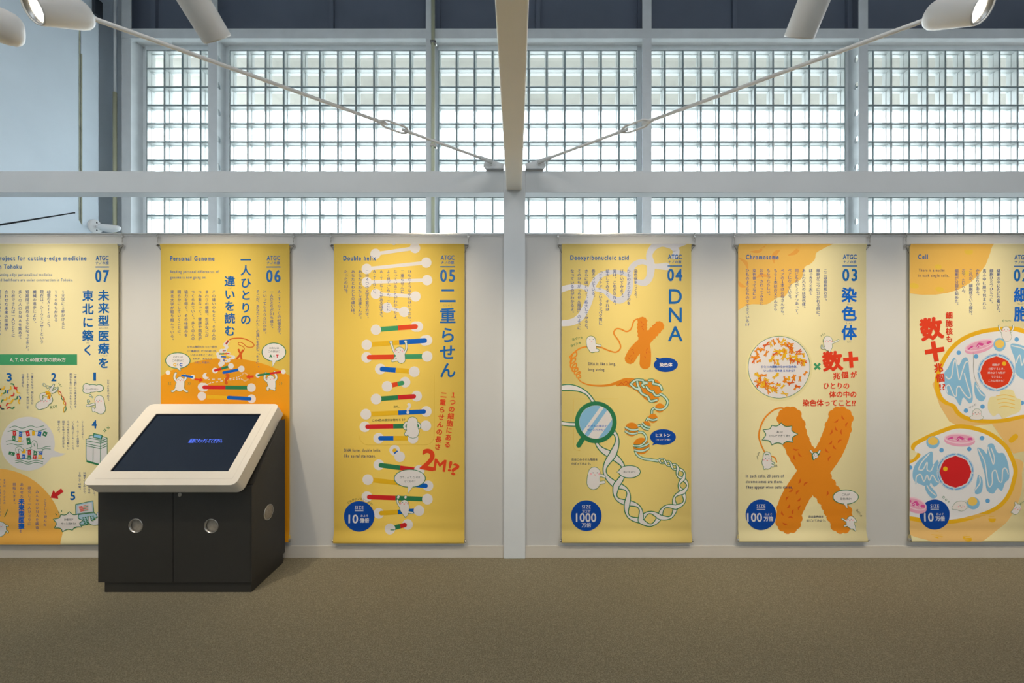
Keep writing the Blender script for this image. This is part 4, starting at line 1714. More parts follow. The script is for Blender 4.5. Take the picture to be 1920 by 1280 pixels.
b.circ(1305, 1015, 60, 'w', 5)
b.line([(988, 998), (1280, 1015)], 50, 'b2', 6, False)
b.circ(148, 652, 32, 'w', 5)
b.circ(490, 712, 32, 'w', 5)
b.line([(345, 692), (485, 712)], 26, 'b2', 11, False)
b.circ(1392, 690, 32, 'w', 5)
b.circ(1745, 640, 32, 'w', 5)
b.line([(1400, 688), (1560, 665)], 28, 'gl', 11, False); b.line([(1560, 665), (1715, 643)], 28, 'red2', 11.2, False, False)
b.part('arrow')
b.poly([(520, 730), (590, 738), (590, 715), (640, 758), (582, 785), (580, 762), (515, 757)], 'red', 9)
b.part('arrow')
b.poly([(1335, 690), (1280, 695), (1282, 670), (1228, 712), (1290, 748), (1285, 722), (1335, 720)], 'red', 9)
b.bubble(285, 485, 170, 108, [(270, 580), (320, 572), (325, 628), (290, 610)], 7)
b.jtext('わたしは', 334, 669, 4.5, 'ink', 9); b.jtext('この部分に', 334, 675.6, 4.5, 'ink', 9)
b.jtext('G', 328, 683.2, 8, 'yel', 9, 0.05); b.jtext('と', 333.5, 683.2, 4.2, 'ink', 9); b.jtext('C', 339.5, 683.2, 8, 'b2', 9, 0.05)
b.bubble(1615, 368, 165, 126, [(1590, 478), (1650, 480), (1595, 575)], 7)
b.jtext('わたしは', 514, 652.2, 4.5, 'ink', 9); b.jtext('この部分に', 514, 658.6, 4.5, 'ink', 9)
b.jtext('A', 508, 667.3, 8, 'gl', 9, 0.05); b.jtext('と', 514, 667.3, 4.2, 'ink', 9); b.jtext('T', 520, 667.3, 8, 'red2', 9, 0.05)
b.part('small_drawing')
b.figure([([(318, 760), (320, 800), (310, 850)], [100, 110, 120]), ([(280, 780), (245, 740), (240, 700), (258, 660)], 26), ([(360, 770), (395, 730), (385, 685)], 26), ([(270, 860), (230, 905), (205, 910)], 22), ([(350, 860), (390, 905), (415, 912)], 22)], 8, o=5)
b.face(318, 745, 9, 12)
b.figure([([(1570, 740), (1580, 790), (1590, 840)], [100, 110, 95]), ([(1520, 770), (1485, 730), (1505, 660)], 26), ([(1620, 770), (1650, 720), (1625, 645)], 26), ([(1570, 850), (1530, 860), (1530, 885)], 30), ([(1600, 860), (1620, 885)], 30)], 8, o=5)
b.face(1567, 725, 9, 12)
b.part('small_drawing')
for x in (165, 190, 425, 450, 1690, 1720):
    b.line([(x, 785), (x + (8 if x in (425, 450, 1690, 1720) else -8), 800), (x, 820)], 5, 'gl', 7)
b.finish()

# =============================== banner 05
b = Banner(626.5, 871, C_yel5, 'yellow banner numbered 05 showing a ladder of coloured rungs, left of the column', yb=1016)
b.logo('05', 826, 852.5, -0.6)
b.part('english_text')
b.htext('Double helix', 644, 704.5, 488, 8.4, 'blue', bold=0.025, space=1.28)
b.htext('DNA forms double helix.', 645.5, 714.5, 846.7, 5.6, 'navy', bold=0.015, space=1.28)
b.htext('like spiral staircase.', 645.5, 704.5, 857, 5.6, 'navy', bold=0.015, space=1.28)
b.part('title_text')
b.V(615, 450, 6.4)
b.line([(1362, 601), (1512, 601)], 24, 'blue', 6, caps=False)
b.line([(1340, 731), (1532, 731)], 26, 'blue', 6, caps=False)
for ch, y in zip('重らせん', (591.5, 627.5, 660, 693.5)):
    b.glyph(ch, 839.5, y, 31, 'blue', 6, 0.02)
b.jtext('にじゅう', 839, 572, 4.4, 'grey')
b.part('body_text')
for s, x, y1 in (('ひものような中にはいったら、', 768, 605), ('二重らせんに', 754.5, 550), ('なっていることがわかったよ。', 741.5, 604), ('よく見てごらん、ここに', 728.5, 583), ('Ａ・Ｔ・Ｇ・Ｃがあるはずさ。', 715, 598), ('Ａ・Ｔ・Ｇ・Ｃ、', 702, 554),
                 ('この４つの文字の並び方で、', 688.5, 600), ('あなたとわたしは違うんだ。', 675, 601), ('あなたとわたしの違いは、', 662, 592), ('たったの[0.1]％。', 648.5, 554)):
    b.vtext(s, x, 505.5, y1, 7.2)
b.part('red_caption')
for s, xa, ya, xb, yb_ in (('１つの細胞にある', 850, 740, 839, 833), ('二重らせんの長さ', 832, 740, 820.5, 837)):
    for i, ch in enumerate(s):
        t = i / 7
        b.glyph(ch, xa + (xb - xa) * t, ya + (yb_ - ya) * t, 12.2, 'red', 6, 0.03, 6)
b.htext('2', 788, 812, 877.5, 37, 'red', 9, 0.03, 1, 10)
b.htext('M', 813, 834, 880.5, 21, 'red', 9, 0.03, 1, 8)
b.htext('!', 840, 845, 882, 18, 'red', 9, 0.025, 1, 10)
b.htext('?', 845.5, 857, 888.5, 21, 'red', 9, 0.025, 1, 14)
b.part('helix_drawing')
b.V(615, 450, 6.4)
b.circ(795, 20, 40, 'wd', 2)
for a, c in (((570, 165), (1045, 95)), ((465, 345), (1180, 270)), ((465, 505), (1190, 480)), ((575, 645), (1050, 675)), ((710, 810), (915, 860))):
    b.rung(a, c, 'w', 'w', 0.5, w=42, white=True)
b.poly([(560, 200), (630, 175), (580, 240)], 'w', 2)
b.rung((1050, 1037), (575, 1075), 'red', 'gband', 0.44)
b.rung((1160, 1205), (465, 1255), 'b2', 'yel', 0.44)
b.circ(1190, 1200, 62, 'w', 2)
b.circ(1080, 1037, 62, 'w', 2)
b.V(615, 640, 6.4)
b.circ(465, 190, 64, 'w', 2)
b.rung((495, 190), (1190, 178), 'red', 'gband', 0.43, r=20)
b.circ(1190, 178, 64, 'w', 5)
b.circ(628, 330, 64, 'w', 2)
b.rung((650, 330), (1035, 362), 'b2', 'yel', 0.42, r=20); b.circ(1035, 362, 64, 'w', 5)
b.circ(925, 488, 64, 'w', 2)
b.rung((890, 498), (710, 538), 'gband', 'red', 0.3, r=20, w=54); b.circ(710, 538, 64, 'w', 5)
b.part('answer_flap')
rr_ = [(385, 380), (1275, 380), (1275, 1130)] + arc(1165, 1130, 110, 0, 90, 8)[1:] + arc(485, 1130, 110, 90, 180, 8)
b.line([(1275, 390)] + rr_[2:], 3.5, 'gold', 6.3, smooth=False, caps=False)
b.part('helix_drawing')
for a, c, r0, ca, cb, sp_ in (((1030, 658), (578, 690), (1064, 655), 'red2', 'gl', 0.42), ((1150, 840), (455, 872), (1180, 838), 'b2', 'yel', 0.44),
                          ((475, 1022), (1175, 1010), (443, 1022), 'red2', 'gl', 0.44), ((630, 1160), (1020, 1160), (608, 1160), 'b2', 'yel', 0.40)):
    b.circ(r0[0], r0[1], 64, 'w', 7)
    b.rung(a, c, ca, cb, sp_, r=20, L=7.4, w=54)
    b.circ(c[0], c[1], 64, 'w', 9.5)
b.jtext('おや、', 743.5, 762, 4.6, 'ink', 9)
b.jtext('この4色の部分は何だろう？', 729, 787, 5.2, 'ink', 9, rot=-1)
b.jtext('?', 766.5, 764.5, 26, 'w', 11, 0.05, 6)
b.V(615, 830, 6.4)
b.bubble(983, 425, 186, 106, [(960, 520), (1020, 525), (958, 606)], 11)
b.jtext('さて、A, T, G, Cは', 768.7, 894.5, 4.7, 'ink', 13)
b.jtext('どこかな？', 768.7, 902, 4.7, 'ink', 13)
b.part('helix_drawing')
b.circ(800, 88, 64, 'w', 2); b.circ(800, 92, 26, 'yel', 3); b.line([(796, 128), (838, 98)], 22, 'b2', 4, False, False); b.circ(860, 165, 64, 'w', 5)
for r0, a, c, ca, cb, sp_ in (((610, 262), (635, 268), (1095, 330), 'gl', 'red2', 0.5), ((1200, 515), (1170, 515), (478, 440), 'b2', 'yel', 0.45), ((468, 645), (495, 650), (1193, 675), 'red2', 'gl', 0.45),
                          ((609, 845), (640, 843), (1092, 812), 'yel', 'b2', 0.44), ((955, 978), (920, 985), (745, 1030), 'red2', 'gl', 0.3)):
    b.circ(r0[0], r0[1], 64, 'w', 2)
    b.rung(a, c, ca, cb, sp_, r=20, w=56)
    b.circ(c[0], c[1], 64, 'w', 5)
b.part('small_drawing')
b.V(615, 640, 6.4)
b.figure([([(860, 120), (868, 170), (880, 215)], [108, 108, 92]), ([(810, 150), (785, 100), (765, 40), (756, 15)], 20), ([(915, 140), (940, 90), (942, 40), (932, 5)], 20), ([(850, 215), (800, 225), (775, 232)], 24), ([(830, 180), (800, 200)], 20)], 8, o=5)
b.part('small_drawing')
b.circ(756, 8, 24, 'gl', 9, 16); b.circ(756, 8, 19, 'w', 10, 11); b.circ(932, -2, 22, 'gl', 9, 16); b.circ(932, -2, 17, 'w', 10, 11)
b.face(848, 105, 10, 10)
b.figure([([(1015, 965), (1010, 1020), (1020, 1085)], [120, 130, 145]), ([(940, 975), (915, 1015), (930, 1045)], 26), ([(1085, 980), (1103, 1010), (1095, 1035)], 18), ([(960, 1080), (940, 1110)], 40)], 11, o=6)
b.V(615, 830, 6.4)
b.figure([([(918, 735), (920, 790), (930, 850)], [100, 110, 60]), ([(865, 760), (840, 720), (835, 690)], 20), ([(960, 830), (1010, 838)], 22), ([(930, 850), (930, 890)], [40, 8]), ([(842, 655), (848, 640)], 26), ([(930, 655), (932, 645)], 26)], 8, o=5)
b.face(915, 712, 9, 10)
b.size_dot(673.5, 967.5, 28.6, ('億倍', -19.5, -2.5, 9.8), '10')
b.part('size_badge')
for i, ch in enumerate('これがナノスケールだ!!'):
    a = math.radians(-128 + i * 9.0)
    if i < 11:
        b.glyph(ch, 673.5 + 32.6 * math.cos(a), 967.5 + 32.6 * math.sin(a), 4.8, 'ink', 7, 0.0, math.degrees(a) + 90)
b.finish()

# =============================== banner 04
b = Banner(1053, 1296, C_yel4, 'pale yellow banner numbered 04 with a green-rimmed magnifier, right of the column', yb=1015)
b.logo('04', 1252, 1278.5, -2)
b.part('english_text')
b.htext('Deoxyribonucleic acid', 1069.5, 1178.5, 487, 8.4, 'blue', bold=0.025, space=1.28)
b.htext('DNA is like a long,', 1103, 1154.5, 684.5, 5.4, 'navy', bold=0.01, space=1.28)
b.htext('long string.', 1103, 1134.5, 695, 5.4, 'navy', bold=0.01, space=1.28)
b.part('title_text')
b.htext('D', 1254.5, 1278, 569, 27, 'blue', bold=0.01)
b.htext('N', 1254.5, 1278, 603.6, 27, 'blue', bold=0.01)
b.htext('A', 1253, 1279.5, 638.8, 27, 'blue', bold=0.01)
b.part('body_text')
for s, x, y1 in (('染色体をつくる。', 1192, 562), ('ひものようなものを', 1179, 572), ('ほどいてみよう。', 1165.8, 561), ('実は、これがＤＮＡ。', 1152.5, 575), ('拡大してみると、それは', 1139, 583), ('「ヒストン」というタンパク質に', 1126, 609),
                 ('巻きついている。', 1112.5, 560), ('さらにほどいて、拡大してみると、', 1099.3, 620), ('そのひもが「らせん階段」のように', 1086, 618), ('なっているのがわかるよ。', 1073, 590)):
    b.vtext(s, x, 504.5, y1, 7.2)
b.jtext('次はこのらせん階段を', 1096, 861, 5.0, 'navy'); b.jtext('のぼってみよう。', 1089.5, 868.7, 5.0, 'navy')
b.part('pale_helix')
b.V(1040, 450, 6.4)
for pts, w in (([(60, 600), (180, 565), (330, 560), (440, 620), (440, 620)], [70, 65, 50, 60, 40]),
               ([(60, 1000), (200, 985), (300, 930), (370, 820), (420, 700), (450, 560), (520, 450), (600, 400), (720, 380), (830, 400), (900, 440)], [70, 80, 90, 90, 85, 80, 70, 60, 50, 50, 40]),
               ([(500, 590), (600, 620), (700, 700), (790, 720), (870, 650), (905, 520), (905, 380), (960, 290), (1060, 260), (1180, 310), (1340, 315)], [50, 50, 70, 80, 85, 80, 75, 65, 60, 55, 90]),
               ([(990, 500), (1080, 510), (1140, 440), (1155, 300), (1135, 180), (1190, 80), (1290, 40), (1420, 70), (1560, 30)], [60, 80, 85, 95, 75, 85, 80, 70, 60]),
               ([(1400, 80), (1460, 130), (1430, 200)], [50, 80, 60])):
    b.line(pts, w, 'lil', 1)
b.part('chromosome_drawing')
b.V(1040, 580, 6.4)
b.line([(1000, 112), (950, 140), (915, 235), (860, 265), (790, 235), (735, 235), (710, 290), (770, 380), (790, 460), (735, 512), (640, 490), (540, 450), (420, 445), (320, 460), (240, 510), (180, 570)], 17, 'org', 4)
b.line([(180, 570), (200, 590), (255, 560), (262, 520), (225, 520), (195, 600), (190, 650), (235, 630), (250, 590), (215, 590), (190, 660), (200, 700), (255, 690), (255, 645), (215, 680), (215, 740), (270, 735), (275, 700), (240, 720), (245, 780), (300, 770), (300, 745), (265, 770), (270, 820), (310, 815), (305, 790), (285, 830), (330, 875), (420, 905), (540, 915), (660, 905), (760, 875)], [15] * 22 + [14, 13, 12, 12, 13, 14, 17, 22, 28, 40], 'org', 4)
bumpy(b, [(1052, 150), (1050, 260), (1080, 420), (1090, 540), (1085, 650)], [115, 115, 130, 140, 140], 'org', 4, seed=3)
bumpy(b, [(1250, 205), (1160, 300), (1060, 400), (960, 500), (905, 590)], [120, 120, 140, 140, 135], 'org', 4, seed=5)
for x, y, a in ((1040, 150, 60), (1065, 180, 50), (1045, 205, -20), (1060, 235, 60), (1195, 185, -40), (930, 480, -20), (945, 515, 60), (915, 555, -30), (890, 585, 50), (925, 600, -60), (1105, 480, -50), (1100, 520, 70), (1140, 510, 10), (1085, 570, 60)):
    b.line([(x - 12 * math.cos(math.radians(a)), y - 12 * math.sin(math.radians(a))), (x + 12 * math.cos(math.radians(a)), y + 12 * math.sin(math.radians(a)))], 7, 'orgd', 5)
bumpy(b, [(760, 890), (850, 870), (950, 890), (1060, 940), (1160, 1020), (1200, 1070)], [60, 100, 130, 170, 190, 110], 'org', 4, seed=8)
bumpy(b, [(1100, 880), (1200, 890), (1240, 960)], [80, 110, 110], 'org', 4.3, seed=9)
for p in ([(770, 905), (800, 880), (830, 905)], [(830, 880), (860, 860), (880, 890)], [(850, 905), (890, 880), (905, 850)]):
    b.line(p, 8, 'orgd', 6)
for pts in ([(925, 880), (980, 845), (1060, 850)], [(910, 895), (960, 940), (1010, 955)], [(990, 865), (1000, 910), (1030, 970)], [(1060, 870), (1110, 880), (1050, 900), (1070, 930)], [(1010, 960), (1050, 1010), (1110, 1040)], [(1130, 850), (1180, 850), (1180, 890)],
            [(1190, 890), (1260, 910), (1285, 960)], [(1100, 930), (1140, 975), (1180, 985)], [(1180, 990), (1210, 1030), (1250, 1030)], [(1120, 1050), (1150, 1100), (1225, 1085)]):
    b.tube(pts, 20, 6, o=8, edge='gl', fill='mint', caps=True)
b.part('histone_drawing')
b.tube([(1255, 1010), (1310, 1040), (1355, 1100), (1340, 1160), (1300, 1195)], 20, 4, o=8, fill='mint')
b.V(1040, 740, 7.111)
balls = [(1400, 175, 62, 0), (1310, 312, 62, 0), (1215, 412, 64, 30), (1025, 460, 92, 10), (1155, 680, 110, -8)]
b.tube([(1340, 170), (1300, 200), (1295, 260)], 18, 4, o=9, fill='mint')
b.tube([(1250, 300), (1225, 340), (1225, 360)], 18, 4, o=9, fill='mint')
b.tube([(1165, 400), (1110, 415), (1080, 430)], 18, 4, o=9, fill='mint')
for x, y, r, a in balls:
    b.circ(x, y, r, 'org', 5.5, r * 1.0)
    ca, sa = math.cos(math.radians(a)), math.sin(math.radians(a))
    offs = [0.1] if r < 63 else [-0.2, 0.35]
    for k in offs:
        pts = []
        for u in (-1.0, -0.5, 0, 0.5, 1.0):
            X, Y_ = u * r * 0.98 * (1 if abs(k) < 0.3 else 0.93), k * r + (0.28 * r * (1 - u * u))
            pts.append((x + X * ca - Y_ * sa, y + X * sa + Y_ * ca))
        b.tube(pts, 20, 7, o=7, fill='mint')
b.tube([(1110, 500), (1170, 500), (1215, 550), (1215, 610), (1150, 670), (1060, 680)], 18, 8, o=8, fill='mint')
b.part('helix_drawing')
b.V(1040, 740, 7.111)
b.tube([(1070, 740), (1100, 800), (1170, 845), (1280, 865), (1380, 880)], [18, 20, 22, 26, 26], 4, o=8, fill='mint')
b.V(1040, 830, 6.4)
twist(b, [(560, -220), (690, 150), (740, 510), (870, 720), (1030, 930), (1262, 890), (1450, 770), (1540, 590), (1545, 430), (1480, 310), (1400, 265), (1330, 228), (1250, 205)],
      [60, 70, 60, 54, 50, 46, 42, 38, 32, 24, 18, 16, 16], 4, o=(12, 8))
b.part('magnifier_drawing')
b.V(1040, 580, 6.4)
b.tube([(70, 940), (180, 935), (300, 960), (400, 1020), (470, 1120)], [50, 60, 40, 20, 30], 4, o=12)
b.V(1040, 740, 7.111)
b.tube([(80, 375), (180, 390), (300, 395)], 36, 4, o=12)
b.line([(370, 590), (320, 670)], 66, 'gl', 6)
b.line([(850, 54), (250, 54), (250, 690), (275, 732), (340, 745)], 4, 'gold', 2, smooth=False, caps=False)
b.part('flap')
b.circ(548, 365, 279, 'gl', 8, seg=64)
b.circ(548, 362, 221, 'w', 9, seg=64)


def chord(cx, cy, r, u0, u1, ang):
    """strip of a disc between two parallel chords"""
    pts = []
    t0_, t1_ = math.asin(max(-1, min(1, u0 / r))), math.asin(max(-1, min(1, u1 / r)))
    for i in range(9):
        t = t0_ + (t1_ - t0_) * i / 8
        pts.append((r * math.cos(t), r * math.sin(t)))
    for i in range(9):
        t = t1_ + (t0_ - t1_) * i / 8
        pts.append((-r * math.cos(t), r * math.sin(t)))
    c, s = math.cos(math.radians(ang)), math.sin(math.radians(ang))
    return [(cx + x * c - y * s, cy + x * s + y * c) for x, y in pts]


b.poly(chord(548, 362, 219, -219, -70, -54), 'sky', 10)
b.poly(chord(548, 362, 219, -25, 30, -54), 'sky', 10)
b.poly(chord(548, 362, 219, 155, 219, -54), 'sky', 10)
b.jtext('このひもの構造を', 1040 + 552 / 7.111, 740 + 415 / 7.111, 5.2, 'b2', 11, 0.01)
b.jtext('何というかな？', 1040 + 552 / 7.111, 740 + 468 / 7.111, 5.2, 'b2', 11, 0.01)
b.V(1040, 580, 6.4)
b.part('speech_bubble')
b.circ(1333, 662, 144, 'dot', 7, 86, seg=40); b.poly([(1210, 572), (1300, 600), (1250, 650)], 'dot', 7)
b.jtext('染色体', 1248.5, 683.5, 8, 'w', 8, 0.035)
b.V(1040, 740, 7.111)
b.part('speech_bubble')
b.circ(1443, 562, 172, 'dot', 7, 104, seg=40); b.poly([(1340, 600), (1400, 640), (1300, 672)], 'dot', 7)
b.jtext('ヒストン', 1243, 815.7, 7.2, 'w', 8, 0.035); b.jtext('（タンパク質）', 1243, 824, 4.7, 'w', 8)
b.V(1040, 830, 6.4)
b.bubble(897, 345, 130, 74, [(745, 348), (790, 330), (790, 375)], 11)
b.jtext('長いなあ〜', 1180, 884, 4.6, 'ink', 13)
b.part('small_drawing')
b.figure([([(475, 360), (465, 420), (465, 480)], [140, 145, 155]), ([(510, 395), (560, 390), (600, 405)], [30, 28, 22]), ([(540, 480), (590, 470)], 30)], 9, o=5)
b.face(485, 358, 11, 11)
b.V(1040, 580, 6.4)
b.figure([([(435, 375), (440, 430), (455, 470)], [110, 105, 90]), ([(450, 395), (500, 425), (545, 435)], 22), ([(470, 490), (515, 490)], 30)], 9, o=5)
b.face(442, 358, 9, 11, False)
b.part('small_drawing')
b.jtext('ヨイショ', 1082, 634, 5.2, 'gl', 7, 0.01, -14); b.jtext('ヨイショ', 1079, 645, 5.2, 'gl', 7, 0.01, -22)
b.size_dot(1099.3, 966.3, 28.7, 'tall', '1000')
b.finish()

# =============================== banner 03
b = Banner(1384, 1624, C_cream, 'cream banner numbered 03 with a huge orange X-shaped drawing, second right of the column', yb=1013.5)
b.logo('03', 1580, 1606.5, -2)
b.part('english_text')
b.htext('Chromosome', 1399, 1459.5, 486, 8.4, 'blue', bold=0.025, space=1.28)
b.htext('In each cells, 23 pairs of', 1398.5, 1469, 894.5, 5.4, 'navy', 7, 0.012, 1.28)
b.htext('chromosomes are there.', 1398.5, 1467, 905, 5.4, 'navy', 7, 0.012, 1.28)
b.htext('They appear when cells divide.', 1398.5, 1486, 915.3, 5.4, 'navy', 8, 0.012, 1.28)
b.part('title_text')
for ch, y in zip('染色体', (552.5, 587.5, 623)):
    b.glyph(ch, 1592, y, 29, 'b2', 6, 0.03)
for s, y in (('せん', 570.3), ('しょく', 605.7), ('たい', 640.8)):
    b.jtext(s, 1592, y, 4.0, 'grey')
b.part('body_text')
for s, x, y1 in (('ここは細胞核の中。', 1547.5, 567), ('細胞が二つに分かれる前に、', 1534, 596), ('はっきりと太く', 1520, 553), ('あらわれたのは染色体。', 1507, 581), ('同じものが２つずつあって、', 1493.7, 593), ('ペアになっている。', 1480.5, 563),
                 ('ペアの１本はお母さんから、', 1467, 594), ('もう１本はお父さんから', 1454, 583), ('もらったらしい。', 1440.8, 557), ('おや、さわってみると', 1427.7, 572), ('染色体ってなにか', 1414.4, 561), ('ひものようなものでできている[!?]', 1401.3, 612)):
    b.vtext(s, x, 503.5, y1, 7.2)
b.part('orange_corner')
b.V(1370, 450, 6.4)
b.poly([(60, 20), (1165, 20), (1130, 90), (1030, 150), (1010, 230), (950, 290), (890, 320), (870, 400), (840, 470), (770, 510), (720, 540), (690, 620), (640, 680), (560, 690), (500, 730), (430, 770), (330, 770), (250, 770), (170, 790), (60, 780)], 'b3org', 1, smooth=True, n=3)
for pts in ([(240, 140), (340, 130), (415, 60)], [(815, 30), (815, 90), (770, 150), (695, 180)], [(605, 105), (545, 150), (515, 200), (520, 275)], [(100, 215), (180, 270), (205, 350)], [(90, 490), (120, 540), (175, 560)], [(310, 450), (370, 420), (480, 440)]):
    b.line(pts, [10] + [48] * (len(pts) - 2) + [12] if len(pts) > 3 else [10, 44, 12], 'b3org2', 2)
b.part('red_caption')
b.V(1370, 600, 6.4)
b.glyph('数', 1560.8, 676.6, 38, 'nred', 6, 0.045, -4)
b.line([(1350, 475), (1530, 462)], 46, 'nred', 6, False, False); b.line([(1435, 375), (1450, 570)], 46, 'nred', 6.2, False, False)
for ch, x, y, s in (('兆', 1568.5, 704.5, 13.5), ('個', 1584, 702.5, 13.5), ('が', 1600.5, 702, 12.5)):
    b.glyph(ch, x, y, s, 'nred', 6, 0.03, -5)
b.jtext('ひとりの', 1568, 723, 12.6, 'nred', 6, 0.026)
b.jtext('体の中の', 1580, 739, 13, 'nred', 6, 0.026)
b.jtext('染色体ってこと!?', 1554.5, 755, 13.2, 'nred', 6, 0.026)
b.part('multiply_sign')
b.line([(1003, 522), (1072, 588)], 26, 'gband', 6, False, False); b.line([(1072, 520), (1005, 590)], 26, 'gband', 6.2, False, False)
b.part('flap')
b.circ(583, 570, 398, 'cream', 2, seg=64)
b.circ(580, 565, 374, 'gl', 4, seg=72); b.circ(580, 565, 368, 'w', 5, seg=72)
rr = random.Random(11)
n_ = 0
while n_ < 95:
    a = rr.uniform(0, 2 * math.pi); r = 330 * math.sqrt(rr.uniform(0.02, 1))
    x, y = 580 + r * math.cos(a), 560 + r * math.sin(a)
    if 505 < y < 650 and (x < 830):
        continue
    n_ += 1
    s_ = rr.uniform(20, 42)
    t = rr.uniform(0, math.pi)
    col = rr.choice(['org', 'yel', 'org', 'orgd', 'amber'])
    for d in (0.35, -0.35):
        dx, dy = s_ * math.cos(t + d), s_ * math.sin(t + d)
        L_ = 6 + rr.uniform(0, 1.5)
        b.line([(x - dx, y - dy), (x + dx * 0.1, y - dy * 0.05), (x + dx, y + dy)], rr.uniform(11, 17), col, L_)
b.jtext('ひとつの細胞のなかの染色体、', 1370 + 582 / 6.4, 600 + 558 / 6.4, 5.1, 'b2', 9, 0.012)
b.jtext('いったい何本あるのかな？', 1370 + 582 / 6.4, 600 + 605 / 6.4, 5.1, 'b2', 9, 0.012)
b.part('chromosome_drawing')
b.V(1370, 740, 7.111)
b.line([(720, 190), (660, 175), (560, 210), (440, 330), (375, 520), (400, 650), (450, 760)], [30, 22, 22, 22, 22, 20, 18], 'org', 4)
b.line([(540, 815), (590, 840), (612, 895)], [12, 18, 14], 'org', 4)
bumpy(b, [(790, 330), (840, 500), (890, 680), (990, 850), (1110, 1050), (1260, 1270), (1400, 1480), (1480, 1670)], [330, 350, 350, 360, 340, 330, 330, 330], 'org', 3, seed=2)
bumpy(b, [(1460, 330), (1410, 520), (1330, 720), (1210, 900), (1060, 1080), (900, 1300), (800, 1500), (770, 1670)], [330, 370, 370, 370, 380, 370, 370, 320], 'org', 3.1, seed=6)


def crescent(b, x, y, a, s=36):
    ca, sa = math.cos(math.radians(a)), math.sin(math.radians(a))
    R = lambda u, v: (x + u * ca - v * sa, y + u * sa + v * ca)
    b.line([R(-s, 0), R(0, s * 0.35), R(s, 0)], [4, 22, 4], 'orgd', 5)


for x, y, a in ((1500, 300, 60), (1405, 345, -35), (1550, 400, 110), (1410, 450, 60), (1480, 495, 85), (1335, 495, -65), (1325, 635, -45), (1455, 620, 140), (1385, 695, 55), (1285, 740, 50), (1318, 850, 120), (868, 722, 10), (925, 795, 55), (855, 835, 75)):
    crescent(b, x, y, a)
b.V(1370, 840, 6.4)
for x, y, a in ((822, 395, -70), (900, 430, 140), (720, 505, -40), (805, 530, 130), (680, 605, 125), (815, 615, -40), (690, 695, -55), (825, 715, 115), (625, 780, 65), (750, 765, 95), (720, 835, 190), (650, 900, 15), (1155, 540, -80)):
    crescent(b, x, y, a, 30)
b.V(1370, 740, 7.111)
b.burst([(430, 465), (545, 405), (672, 372), (815, 415), (895, 522), (830, 630), (692, 660), (545, 665), (415, 600)], 7)
b.jtext('あっ!', 1370 + 650 / 7.111, 740 + 492 / 7.111, 5.2, 'ink', 9)
b.jtext('ひもでできてる!?', 1370 + 650 / 7.111, 740 + 545 / 7.111, 5.2, 'ink', 9)
b.V(1370, 840, 6.4)
b.bubble(1378, 584, 152, 84, [(1335, 640), (1395, 645), (1398, 725)], 7)
b.jtext('これが', 1370 + 1378 / 6.4, 840 + 555 / 6.4, 5, 'ink', 9); b.jtext('染色体か!', 1370 + 1378 / 6.4, 840 + 605 / 6.4, 5, 'ink', 9)
b.jtext('次は染色体を', 1529.5, 968, 4.9, 'navy', 7); b.jtext('ほどいてみよう。', 1530, 975, 4.9, 'navy', 7)
b.part('small_drawing')
b.V(1370, 600, 6.4)
b.figure([([(1165, 245), (1165, 290), (1170, 320)], [100, 95, 90]), ([(1200, 280), (1250, 260), (1290, 242)], 14), ([(1140, 330), (1095, 335), (1092, 305)], 16), ([(1190, 340), (1185, 370)], 22), ([(1115, 250), (1140, 205), (1180, 205)], 16)], 8, o=4)
b.face(1170, 242, 8, 10)
b.part('small_drawing')
for p, q in (((1080, 180), (1090, 195)), ((1100, 165), (1108, 182)), ((1125, 155), (1130, 172))):
    b.line([p, q], 4, 'gl', 7)
b.part('small_drawing')
b.V(1370, 740, 7.111)
b.poly([(1090, 860), (1080, 790), (1130, 765), (1190, 780), (1150, 830), (1110, 868)], 'gl', 6, True)
b.figure([([(1125, 805), (1130, 810)], 66), ([(1110, 850), (1108, 830)], 20), ([(1085, 770), (1065, 745)], 20), ([(1165, 775), (1185, 745)], 20)], 6.5, o=5)
b.face(1132, 800, 8, 9, False)
b.figure([([(485, 850), (480, 900), (490, 930)], [110, 125, 110]), ([(440, 850), (450, 790), (475, 770)], 22), ([(525, 850), (515, 790), (480, 770)], 22), ([(460, 940), (450, 975)], 26), ([(530, 930), (560, 945)], 26), ([(540, 900), (570, 910)], 20)], 8, o=6)
b.face(485, 850, 10, 10)
b.part('small_drawing')
b.line([(385, 770), (360, 775), (372, 800), (348, 815), (360, 860)], 5, 'ink', 7, False)
b.part('small_drawing')
for x in (592, 612):
    b.line([(x, 930), (x + 4, 955)], 5, 'ink', 7, False)
b.V(1370, 840, 6.4)
b.figure([([(1440, 860), (1430, 900), (1450, 930)], [90, 90, 70]), ([(1400, 880), (1335, 845)], 14), ([(1400, 920), (1365, 930)], 18), ([(1470, 940), (1492, 985)], [40, 8]), ([(1480, 850), (1495, 875)], 18)], 8, o=5)
b.face(1425, 850, 8, 10)
b.part('small_drawing')
for i, ch in enumerate('ヨイショ'):
    b.glyph(ch, 1370 + (1515 + i * 17) / 6.4, 840 + (740 + i * 22) / 6.4, 4.6, 'ink', 7, 0.01, 40)
b.size_dot(1426.5, 964.5, 28.6, ('万倍', -25.5, 1.5, 14), '100')
b.finish()

